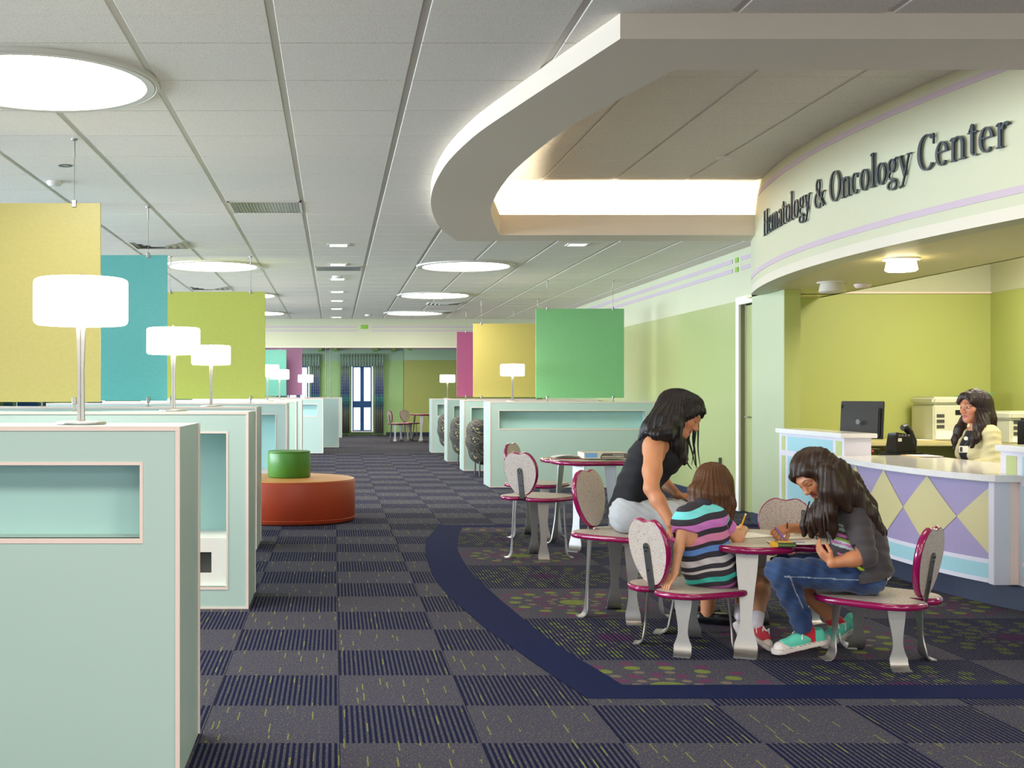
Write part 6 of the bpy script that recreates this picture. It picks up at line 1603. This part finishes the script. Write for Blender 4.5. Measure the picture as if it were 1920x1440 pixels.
# ---------------------------------------------------------------- receptionist
def receptionist():
    t = thing('person', 'receptionist with long dark hair and cream jacket seated behind the counter', 'person', (4.66, 8.6, .45))
    hd = Head(P(1826, 762, 8.60), (-.95, -.28, -.10), (-.08, 0, 1), 1.0)
    S = SDF(); hd.add(S); nh = len(S.p); neck = V3(P(1833, 803, 8.62)); shN, shF = V3(P(1856, 815, 8.44)), V3(P(1812, 815, 8.82)); across = nz_(shF-shN); fl_ = (across, .72)
    chest = V3(P(1834, 845, 8.62)); hip = V3((4.72, 8.64, .58)); waist = chest*.5+hip*.5
    S.cone(hip, waist, .125, .105, .05, fl_); S.cone(waist, chest, .105, .115, .05, fl_); S.cone(chest, neck+V3((0, 0, -.06)), .112, .07, .05, fl_); nt = len(S.p)
    S.cone(neck, hd.L(0, -.018, -.055), .050, .048, .02)
    for a in (shN, shF): S.cone(neck+V3((0, 0, -.04)), a, .05, .05, .03)
    elN, wrN = V3(P(1866, 868, 8.40)), V3(P(1815, 876, 8.42)); elF, wrF = V3(P(1815, 872, 8.95)), V3(P(1785, 872, 8.85))
    for a, e, w_ in ((shN, elN, wrN), (shF, elF, wrF)): S.chain([a, e], [.052, .040], .02); S.chain([e, w_], [.038, .026], .02)
    hand(S, wrN, (-1, .1, -.1), (0, 0, 1), .9, .5, 1); hand(S, wrF, (-1, -.1, -.1), (0, 0, 1), .9, .5, -1)
    for q in (-1, 1):
        h = hip+across*.09*q+V3((0, 0, -.03)); kn = h+V3((-.42, -.03*q, -.02)); an = kn+V3((.03, 0, -.40)); S.chain([h, kn], [.085, .06], .03); S.chain([kn, an], [.058, .036], .02); S.cone(an+V3((.02, 0, -.03)), an+V3((-.16, 0, -.06)), .036, .026, .02)
    sdf_mesh('body', S, .009, 'skin', t, color=lambda v: hd.color(v, SK4, LIP, DK, lash=.0034), fine=((hd.C-.125, hd.C+.125, .0035), (wrN-V3((.2, .06, .06)), wrN+V3((.02, .06, .06)), .004)))
    for q in (-1, 1):
        for nm, r, m, off in (('eye_white', .0118, 'paper', 0.), ('iris', .0062, 'black', .0068)):
            E = SDF(); E.ell(hd.L(q*.031, .0765+off, .0015), V3((r, r*.95, r*.62 if off == 0 else r*.8)), hd.R, .001); sdf_mesh(nm, E, .0015, m, t)
    A_ = SDF(); A_.p = S.grow(.006, keep=set(range(nh, nt))).p; MT['darkblouse'] = mat('dark_navy_blouse', (24, 26, 36), .85)
    sdf_mesh('blouse', A_, .008, 'darkblouse', t, post=lambda X, Y, Z, D: np.maximum(D, Z-neck[2]-.0+.0*X))
    J = SDF(); J.p = S.grow(.016, keep=set(range(nh, nt))).p
    for a, e, w_ in ((shN, elN, wrN), (shF, elF, wrF)): J.cone(neck+V3((.01, 0, -.05)), a, .062, .066, .03); J.chain([a, e], [.068, .058], .02); J.chain([e, e*.15+w_*.85], [.056, .044], .02)
    fd = nz_((-.93, -.36, 0)); op = chest+fd*.10
    def post(X, Y, Z, D):
        D = D+.002*np.sin(Z*50+X*30)*np.sin(X*40+Y*45)+.002*np.sin(Z*120+Y*70)
        # opening down the front, a narrow V
        s_ = (X-op[0])*across[0]+(Y-op[1])*across[1]+(Z-op[2])*across[2]; dep = (X-chest[0])*fd[0]+(Y-chest[1])*fd[1]
        wv = .018+np.clip((Z-.60)*.18, 0, .06); D = np.maximum(D, np.minimum(wv-np.abs(s_), dep-.02)) 
        return np.maximum(D, -(np.sqrt((X-neck[0]-fd[0]*.03)**2+(Y-neck[1]-fd[1]*.03)**2+(Z-neck[2]-.03)**2)-.072))
    MT['jacket'] = mat('cream_jacket', (218, 206, 158), .8, var=.04, vscale=20, bump=.2, bscale=200)
    sdf_mesh('cream_jacket', J, .006, 'jacket', t, post=post)
    H = SDF(); H.ell(hd.L(0, -.018, .034), (.090, .104, .094), hd.R, .03); H.cone(hd.L(-.02, .06, .078), hd.L(-.05, .078, .040), .026, .018, .03); H.cone(hd.L(.03, .06, .078), hd.L(.058, .070, .040), .026, .018, .03)
    def ch(pts, rs_, k=.025): H.chain([V3(P(*p)) for p in pts], rs_, k)
    ch([(1842, 755, 8.58), (1850, 785, 8.56), (1858, 815, 8.56), (1864, 835, 8.56)], [.07, .060, .045, .015]); ch([(1835, 775, 8.52), (1836, 800, 8.46), (1830, 822, 8.44), (1822, 838, 8.46)], [.026, .034, .030, .012]); ch([(1812, 778, 8.72), (1800, 805, 8.72), (1793, 825, 8.72), (1790, 842, 8.72)], [.03, .034, .028, .012]); ch([(1845, 780, 8.50), (1848, 805, 8.46), (1850, 822, 8.46)], [.035, .035, .015])
    sdf_mesh('hair', H, .005, 'hair_rec', t, post=hairpost(hd.C, .0022, 80, facecut(hd), seed=21))
    e_ = Vector(hd.L(-.074, -.01, -.035)); e2 = Vector(hd.L(.076, -.005, -.036))
    for e in (e_, e2): autosm(B().lathe([(.001, -.022), (.005, -.015), (.003, 0), (.001, .004)], e, 10).mk('drop_earring', 'steel', t))
    c = P(1806, 842, 8.42); bd_ = B().bbox(c.x-.03, c.x+.035, c.y-.004, c.y+.002, c.z-.025, c.z+.022, .002, 1).mk('name_badge', 'paper', t); B().box(c.x-.026, c.x-.008, c.y-.006, c.y-.004, c.z-.018, c.z+.015).mk('badge_photo', 'dsteel', bd_)
    B().tube([P(1822, 812, 8.50), P(1815, 825, 8.45), P(1808, 838, 8.42)], .002, 6).mk('lanyard', 'dsteel', t); autosm(B().lathe([(.001, -.002), (.014, -.002), (.014, .002), (.001, .002)], n=16).mk('round_clip', 'paper', t, False)); o = [c_ for c_ in t.children if c_.name.startswith('round_clip')][0]; q = P(1811, 822, 8.43); o.location = q-root_of(o).location; o.rotation_euler = (PI/2, 0, 0)
receptionist()
